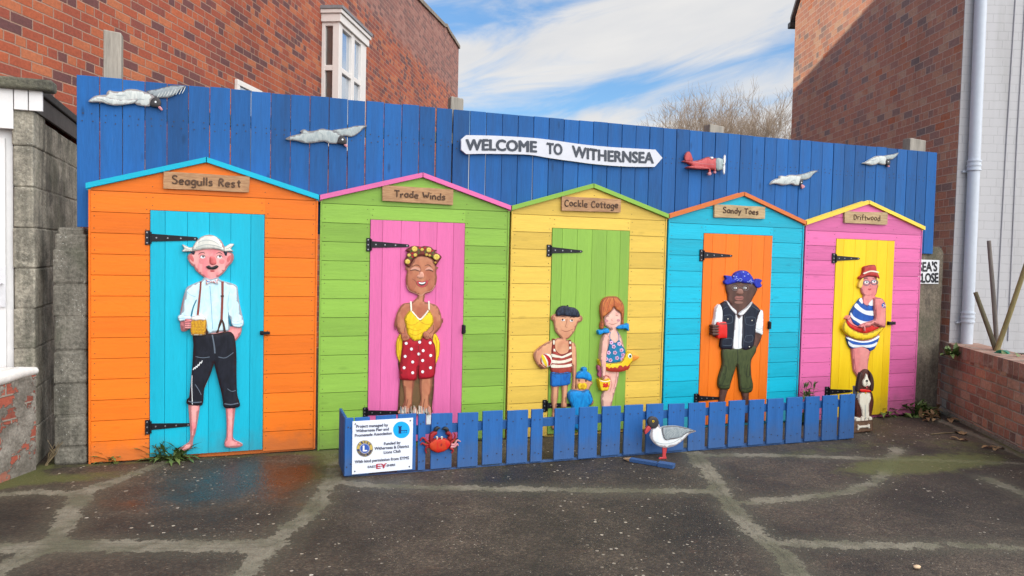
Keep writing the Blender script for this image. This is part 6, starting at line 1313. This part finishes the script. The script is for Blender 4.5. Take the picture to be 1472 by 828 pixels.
gull('silver grey flying gull cutout on the blue fence above the green hut', 470, 196, (405, 175, 11.78),
     "70 296 150 242 330 196 312 160 380 126 450 156 560 150 680 116 760 130 860 150 960 200 1002 240 962 300 938 366 800 362 720 332 560 352 420 362 250 322", "855 146 1000 120 1150 95 1250 70 1442 65 1382 112 1300 192 1190 251 1080 240 1000 238 940 185",
     "962 290 1000 240 1060 258 1100 320 1085 380 1020 375 945 358", "1050 380 1085 370 1115 410 1095 430", (1030, 302, 16), (), 'gullp', ("640 180 700 230 690 300", "880 165 960 190 1010 240", "330 196 450 190 620 180"))
gull('pale flying gull cutout with a pink beak, above the turquoise hut', 1140, 258, (1100, 240, 18.4),
     "130 460 200 362 300 312 370 296 400 232 560 240 660 206 830 216 930 230 960 300 930 350 905 470 800 482 720 450 600 466 480 482 350 450 230 440", "840 216 960 190 1100 156 1270 100 1392 105 1282 180 1182 290 1080 332 990 336 920 350 880 300",
     "925 370 990 345 1005 400 975 455 910 468 905 420", "955 470 1000 470 1052 520 980 572", (955, 410, 14), (), 'gullw', ("640 440 720 370 830 340", "480 470 520 400 560 340"))
gull('smallest flying gull cutout, highest up above the pink hut', 1265, 230, (1235, 215, 24.5),
     "120 482 220 440 372 350 480 290 620 226 800 216 930 240 960 330 935 430 942 516 850 532 740 502 690 470 600 522 460 547 330 526 220 496", "850 240 930 202 1080 180 1250 150 1392 108 1330 212 1230 302 1150 346 1060 346 980 352 930 400",
     "950 420 990 370 1060 360 1100 420 1090 520 1040 560 960 510", "1010 560 1050 550 1085 600 1030 612", (1020, 430, 16), (), 'gullw', ("360 360 500 380 620 340", "700 480 760 420 830 375"))

fig, root = cutfig('small red toy aeroplane with white propeller on the blue fence', 1012, 236, FEN, 0.0, 'toy plane', 'toy_aeroplane', None); fig.at(960, 200, 11.83)
def f(mb):
    fig.puff(mb, "255 376 300 360 420 370 560 350 690 300 740 332 830 332 824 512 700 510 480 495 430 470 380 425 300 388", 0.030, .030, .06)
    fig.puff(mb, "350 470 430 450 560 450 705 485 705 508 560 506 480 500 380 488", 0.066, .008, .015); fig.line(mb, "420 380 560 420 780 430", 6, 1)
part(fig, 'fuselage', ['planer', 'beakp'], f)
part(fig, 'tail_fin', ['planer'], lambda mb: fig.puff(mb, "300 360 290 290 328 222 370 214 402 270 424 372 340 372", 0.034, .008, .02, 0, .02))
part(fig, 'engine', ['planeg', 'white'], lambda mb: (fig.puff(mb, "816 332 930 336 948 400 938 470 922 522 822 522", 0.036, .034, .05), fig.line(mb, "870 345 866 430 870 515", 5, 1)))
def f(mb):
    fig.puff(mb, "952 405 948 320 968 265 986 300 980 405", 0.050, .006, .012, 0, .042); fig.puff(mb, "944 440 978 445 968 590 944 574 938 500", 0.050, .006, .012, 0, .042); fig.puff(mb, fig.ell(957, 422, 18), 0.058, .008, .012, 0, .04)
part(fig, 'propeller', ['white'], f)
part(fig, 'pilot', ['white'], lambda mb: fig.puff(mb, fig.ell(750, 320, 26, 22), 0.040, .014, .02, 0, .02))
for st, (wx, wy, wr) in (("700 495 722 495 736 578 702 578", (714, 588, 28)), ("798 505 816 505 814 560 798 560", (806, 566, 18))):
    part(fig, 'wheel', ['planer', 'beakp'], lambda mb: (fig.puff(mb, st, 0.05, .004, .01, 0, .03, False), fig.puff(mb, fig.ell(wx, wy, wr, wr, 14), 0.052, .010, .015, 1, .03)))

# ================================================================= SMALL THINGS, PLANTS, TREE
leafm = NT('weed_leaf'); P_ = leafm.pos(); leafm.col(leafm.mix(leafm.island(), (0.055, 0.105, 0.022), (0.15, 0.20, 0.055))); leafm.rough(0.5); leafm.b.inputs['Subsurface Weight'].default_value = 0.0; leafm = leafm.mat
dryl = plain('dry_stem', (0.20, 0.15, 0.085), 0.8, var=.3)
stemm = plain('weed_stem', (0.10, 0.085, 0.035), 0.7, var=.3)
def leaf(mb, base, d, L, w, droop, rr, jag=0, m=0):
    """a bent leaf blade of four or more faces"""
    d = Vector(d).normalized(); side = d.cross(Vector((0, 0, 1))); side = side.normalized() if side.length > 1e-3 else Vector((1, 0, 0)); n = 6; vs = []; p = Vector(base); dd = d.copy()
    for k in range(n+1):
        f = k/n; ww = w*math.sin(math.pi*min(1, 0.12+f*0.88))**0.8*(1-0.15*f)
        if jag and k % 2: ww *= (1-jag)
        if k == n: ww = 0.0005
        upv = side.cross(dd).normalized(); vs += [p-side*ww+upv*ww*0.35, p.copy(), p+side*ww+upv*ww*0.35]
        p = p+dd*(L/n); dd = (dd+Vector((0, 0, -droop/n))).normalized()
    mb.add(vs, [(3*k, 3*k+1, 3*k+4, 3*k+3) for k in range(n)]+[(3*k+1, 3*k+2, 3*k+5, 3*k+4) for k in range(n)], m, True)
def weed(label, px, py, n, L, seed, spread=1.0, jag=0.45, stems=0, sh_=0.25, w=0.16, cat='weed', name='weed', y0=None, lean=(0, 0)):
    rr = random.Random(seed); b = GR(px, py) if y0 is None else y0; root = thing(name, label, cat, b, 'weeds at the foot of the huts'); mb = MB()
    for k in range(n):
        a = rr.uniform(0, 6.28); el = rr.uniform(0.15, 1.1); l = L*rr.uniform(0.55, 1.1); q = b+Vector((rr.uniform(-.35, .35)*L*spread, rr.uniform(-.12, .12)*L, 0.002))
        leaf(mb, q, (math.cos(a)*math.cos(el)+lean[0], math.sin(a)*math.cos(el)*0.6+lean[1]-.1, math.sin(el)), l, l*w, rr.uniform(.6, 1.5), rr, jag)
    mb.build('leaves', leafm, root)
    if stems:
        mb = MB(); mb2 = MB()
        for k in range(stems):
            x = rr.uniform(-.3, .3)*L*spread; tip = b+Vector((x+rr.uniform(-.09, .09), rr.uniform(-.05, .0), sh_*rr.uniform(.6, 1.05))); mid = b+Vector((x, -.01, sh_*.5))
            mb.tube([b+Vector((x*.6, 0, 0)), mid, tip], [.004, .003, .002], 5)
            for j in range(9):
                f = rr.uniform(.35, 1); q = mid.lerp(tip, (f-.35)/.65); leaf(mb2, q, (rr.uniform(-1, 1), rr.uniform(-.6, .2), rr.uniform(.0, .8)), sh_*rr.uniform(.12, .24), sh_*.035, .8, rr, .3)
        mb.build('stems', stemm, root); mb2.build('stem_leaves', leafm, root)
weed('dandelion like weed at the foot of the orange hut by the block pier', 160, 664, 26, 0.17, 1, 1.3)
weed('small flat weed tuft between the dandelion and the ferny weed', 198, 659, 18, 0.12, 12, 1.4)
weed('dark ferny weed at the foot of the cyan door', 240, 661, 80, 0.22, 2, 1.6, .6, 3, .16, .10)
weed('tall leggy weed in front of the cutout man\'s foot', 276, 655, 14, 0.10, 3, 1.0, .4, 7, .25)
weed('tiny grass tuft at the foot of the orange hut by the green hut', 413, 646, 12, 0.10, 4, .7, 0, 0, .2, .05, 'grass tuft')
weed('leafy weeds at the foot of the pink hut', 1288, 596, 130, 0.25, 5, 2.6, .35, 6, .24)
weed('leafy weeds against the concrete gatepost', 1322, 597, 70, 0.19, 6, 2.0, .35, 3, .18)
weed('small weed on the ground at the end of the blue fence', 1226, 612, 8, 0.06, 15, 1.0)
wb_ = FAC.pt(1160, 588, 0.06)
weed('bushy brownish weed standing behind the pickets by the pink hut', 1160, 590, 26, 0.22, 7, 1.0, .3, 7, 0.42, .17, y0=Vector((wb_.x, wb_.y, GZ(wb_.x, 0))))
rr = random.Random(8); b = GR(66, 670); root = thing('dead_weed', 'dry dead weed stem by the low wall', 'weed', b); mb = MB()
for k in range(9): mb.tube([b+Vector((rr.uniform(-.01, .01), 0, 0)), b+Vector((rr.uniform(.0, .07), rr.uniform(-.03, .02), .09)), b+Vector((rr.uniform(.0, .13), rr.uniform(-.04, .02), rr.uniform(.12, .2)))], [.004, .003, .0015], 5)
mb.build('stems', dryl, root)
# planter: stakes, pot, greenery
stk = painted_wood('grey_stake', (0.20, 0.17, 0.15), 'z', .8, .3, .3); stk2 = painted_wood('mossy_stake', (0.25, 0.20, 0.085), 'z', .8, .3, .3); stk3 = painted_wood('dark_stake', (0.15, 0.125, 0.075), 'z', .8, .3, .3)
for lab, (x0, y0), (x1, y1), z0, z1, r, m in (('short dark stake in the planter, leaning towards the downpipe', (1430, 500), (1402, 420), 7.75, 7.85, .026, stk3), ('upright grey pole in the planter', (1433, 500), (1421.5, 346), 7.8, 7.9, .024, stk), ('yellowish pole in the planter, leaning away from the downpipe', (1434, 500), (1481, 362), 7.7, 7.6, .026, stk2)):
    a = CZ(x0, y0, z0); b_ = CZ(x1, y1, z1); d = (b_-a).normalized(); a = a-d*((a.z-(sb-.08))/d.z) if d.z else a
    mb = MB(); mid = a.lerp(b_, .5)+Vector((.008, .0, .0)); mb.tube([a, mid, b_], [r, r*.95, r*.85], 12); o = mb.build('stake', m, None); tag(o, lab, 'stake', 'stakes in the planter')
pot = thing('garden_pot', 'green plastic pot lying in the planter', 'pot', CZ(1446, 500, 7.5)); c = CZ(1441, 500, 7.5); c.z = sb+.055
mb = MB(); mb.tube([c, c+Vector((.09, .03, .02)), c+Vector((.095, .03, .02))], [.075, .055, .01], 16); mb.build('pot_body', plain('green_plastic', (0.015, 0.17, 0.10), .4, var=.15), pot); mb = MB(); mb.tube([c-Vector((.012, .004, .003)), c+Vector((.006, .002, .001))], [.083, .083], 16); mb.build('rim', plain('green_plastic', (0.015, 0.17, 0.10)), pot)
for lab, px, py, z, n, L, sd_ in (('low green plant in the planter beside the downpipe', 1370, 493, 8.1, 60, .14, 9), ('trailing green plant in the planter behind the green pot', 1456, 502, 7.4, 40, .16, 10), ('low creeping plant deepest in the planter', 1475, 508, 7.2, 50, .16, 13)):
    q = CZ(px, py, z); q.z = sb; weed(lab, 0, 0, n, L, sd_, 2.2, .2, 3 if sd_ != 9 else 0, .14, .2, 'plant', 'plant', q)
# broken picket lying on the ground
pa_ = GR(896, 662); pb_ = GR(969, 674); d = (pb_-pa_).normalized(); s_ = Vector((-d.y, d.x, 0)); Lp = (pb_-pa_).length
bp_ = thing('broken_picket', 'broken blue picket with a bare wood end lying on the ground by the gull', 'wood piece', (pa_+pb_)/2)
up_ = Vector((0, 0, .018))
mb = MB(); mb.beam(pa_+up_+d*Lp*.14, pa_+up_+d*Lp*.66, s_, .055, .028); mb.build('painted_piece', pick_m, bp_, .003)
mb = MB(); mb.beam(pa_+up_*1.2+d*Lp*.70, pb_+up_*1.2, s_, .075, .034); mb.beam(pa_+up_*.7+d*Lp*.6, pa_+up_*.7+d*Lp*.75, s_, .04, .02); mb.build('painted_piece', pick_m, bp_, .003)
raw = bare_wood('raw_pine', (0.50, 0.33, 0.18), (0.36, 0.21, 0.10)); mb = MB(); a = pa_+up_
mb.add([a+s_*.02, a-s_*.01, a+d*Lp*.138-s_*.027-up_*.6, a+d*Lp*.138+s_*.027-up_*.6, a+d*Lp*.138+s_*.027+up_*.7, a+d*Lp*.138-s_*.027+up_*.7], [(0, 3, 2, 1), (0, 1, 5, 4), (3, 4, 5, 2), (0, 4, 3), (1, 2, 5)]); mb.build('bare_end', raw, bp_)
# leaves, twig, shell
dm = NT('dead_leaf'); dm.col(dm.mix(dm.island(), (0.16, 0.085, 0.035), (0.33, 0.21, 0.10))); dm.rough(.8); dm = dm.mat
rr = random.Random(14)
for k, (px, py, L, lab) in enumerate(((1384, 626, .11, 'pale curled dead leaf on the ground near the garden wall'), (1380, 634, .09, 'brown dead leaf below the pale curled leaf'), (1424, 645, .09, 'flat dead leaf close to the garden wall'), (1432, 646, .08, 'dead leaf touching the flat leaf near the garden wall'), (1366, 605, .12, 'tan leaf at the foot of the garden wall'))):
    g = GR(px, py); mb = MB()
    for j in range(2): leaf(mb, g+Vector((rr.uniform(-.02, .02), rr.uniform(-.02, .02), .012)), (rr.uniform(-1, 1), rr.uniform(-.7, .7), .25), L, L*.28, 1.2, rr)
    tag(mb.build('dead_leaf', dm), lab, 'leaf', 'dead leaves on the ground')
mb = MB(); rr = random.Random(31); root = thing('leaf_litter', 'heap of dead leaves in the corner between gatepost and garden wall', 'leaf litter', GR(1340, 598))
for k in range(46):
    g = GR(1338+rr.uniform(-16, 14), 599+rr.uniform(-5, 7)); leaf(mb, g+Vector((0, 0, rr.uniform(.005, .07))), (rr.uniform(-1, 1), rr.uniform(-1, 1), rr.uniform(-.1, .5)), rr.uniform(.06, .12), .02, 1.0, rr)
mb.build('leaves', dm, root)
mb = MB(); t_ = [GR(1338, 626), GR(1352, 624.5), GR(1378, 623)]; mb.tube([p+Vector((0, 0, .012)) for p in t_], [.006, .008, .005], 6); tag(mb.build('twig', dryl), 'pale dry twig on the ground beside the pale leaf', 'twig')
g = GR(1318, 817); mb = MB(); shp = plain('shell_cream', (0.62, 0.44, 0.27), .4, var=.15)
vs = []; fs = []
for i in range(7):
    for j in range(12):
        th = math.pi*i/6; ph = 2*math.pi*j/12; vs.append(g+Vector((.024*math.sin(th)*math.cos(ph), .016*math.sin(th)*math.sin(ph), .009+.010*math.cos(th))))
for i in range(6):
    for j in range(12): fs.append((i*12+j, i*12+(j+1) % 12, (i+1)*12+(j+1) % 12, (i+1)*12+j))
mb.add(vs, fs, 0, True); tag(mb.build('pebble', shp), 'small pale orange pebble lying on the dark ground', 'pebble')

# bare trees beyond the fence
barkm = NT('winter_bark'); barkm.col(barkm.mix(barkm.noise(barkm.pos(), 3, 4), (0.20, 0.15, 0.11), (0.42, 0.33, 0.24))); barkm.rough(.9); barkm = barkm.mat
def tree(label, px, z, seed, H, wide, first):
    rr = random.Random(seed); b = CZ(px, 414, z); b.z = -.1; root = thing('bare_tree', label, 'tree', b, 'bare trees beyond the fence'); tr = MB(); br = MB()
    def grow(p, d, L, r, lv):
        n = 4; pts = [p.copy()]; dd = d.copy(); R = [r]; kids = []
        for k in range(n):
            dd = (dd+Vector((rr.uniform(-.22, .22), rr.uniform(-.22, .22), rr.uniform(-.03, .16)))).normalized(); p = p+dd*(L/n); pts.append(p.copy()); R.append(r*(1-.62*(k+1)/n)); kids.append((p.copy(), dd.copy()))
        (tr if lv == 0 else br).tube(pts, R, 7 if lv < 2 else (4 if lv < 4 else 3), 0, True, False)
        if lv >= 5: return
        nb_ = {0: 12, 1: 6, 2: 6, 3: 5, 4: 4}[lv]
        for j in range(nb_):
            q, qd = kids[rr.choice((1, 2, 3, 3) if lv else (1, 2, 3, 3))]; ang = rr.uniform(.35, .85) if lv else rr.uniform(.25, .75); az_ = rr.uniform(0, 6.283); s1 = qd.cross(Vector((.3, .8, .1))).normalized(); s2_ = qd.cross(s1)
            nd = (qd*math.cos(ang)+(s1*math.cos(az_)+s2_*math.sin(az_))*math.sin(ang)*(1.25 if lv == 0 else 1)+Vector((0, 0, .16))).normalized(); grow(q, nd, L*rr.uniform(.52, .76)*(wide if lv == 0 else 1), R[-1]*(.75 if lv else .8)+.003, lv+1)
    grow(b, Vector((0, 0, 1)), H, .17, 0); tr.build('trunk', barkm, root); br.build('crown', barkm, root)
tree('wide leafless tree between the two other bare trees beyond the blue fence', 1058, 24, 3, 2.85, 1.05, 0)
tree('leafless tree beside the old brick gable building', 1120, 21, 8, 2.5, .95, 0)
tree('small leafless tree, the one farthest from the gable building', 992, 25, 12, 2.75, 1.0, 0)
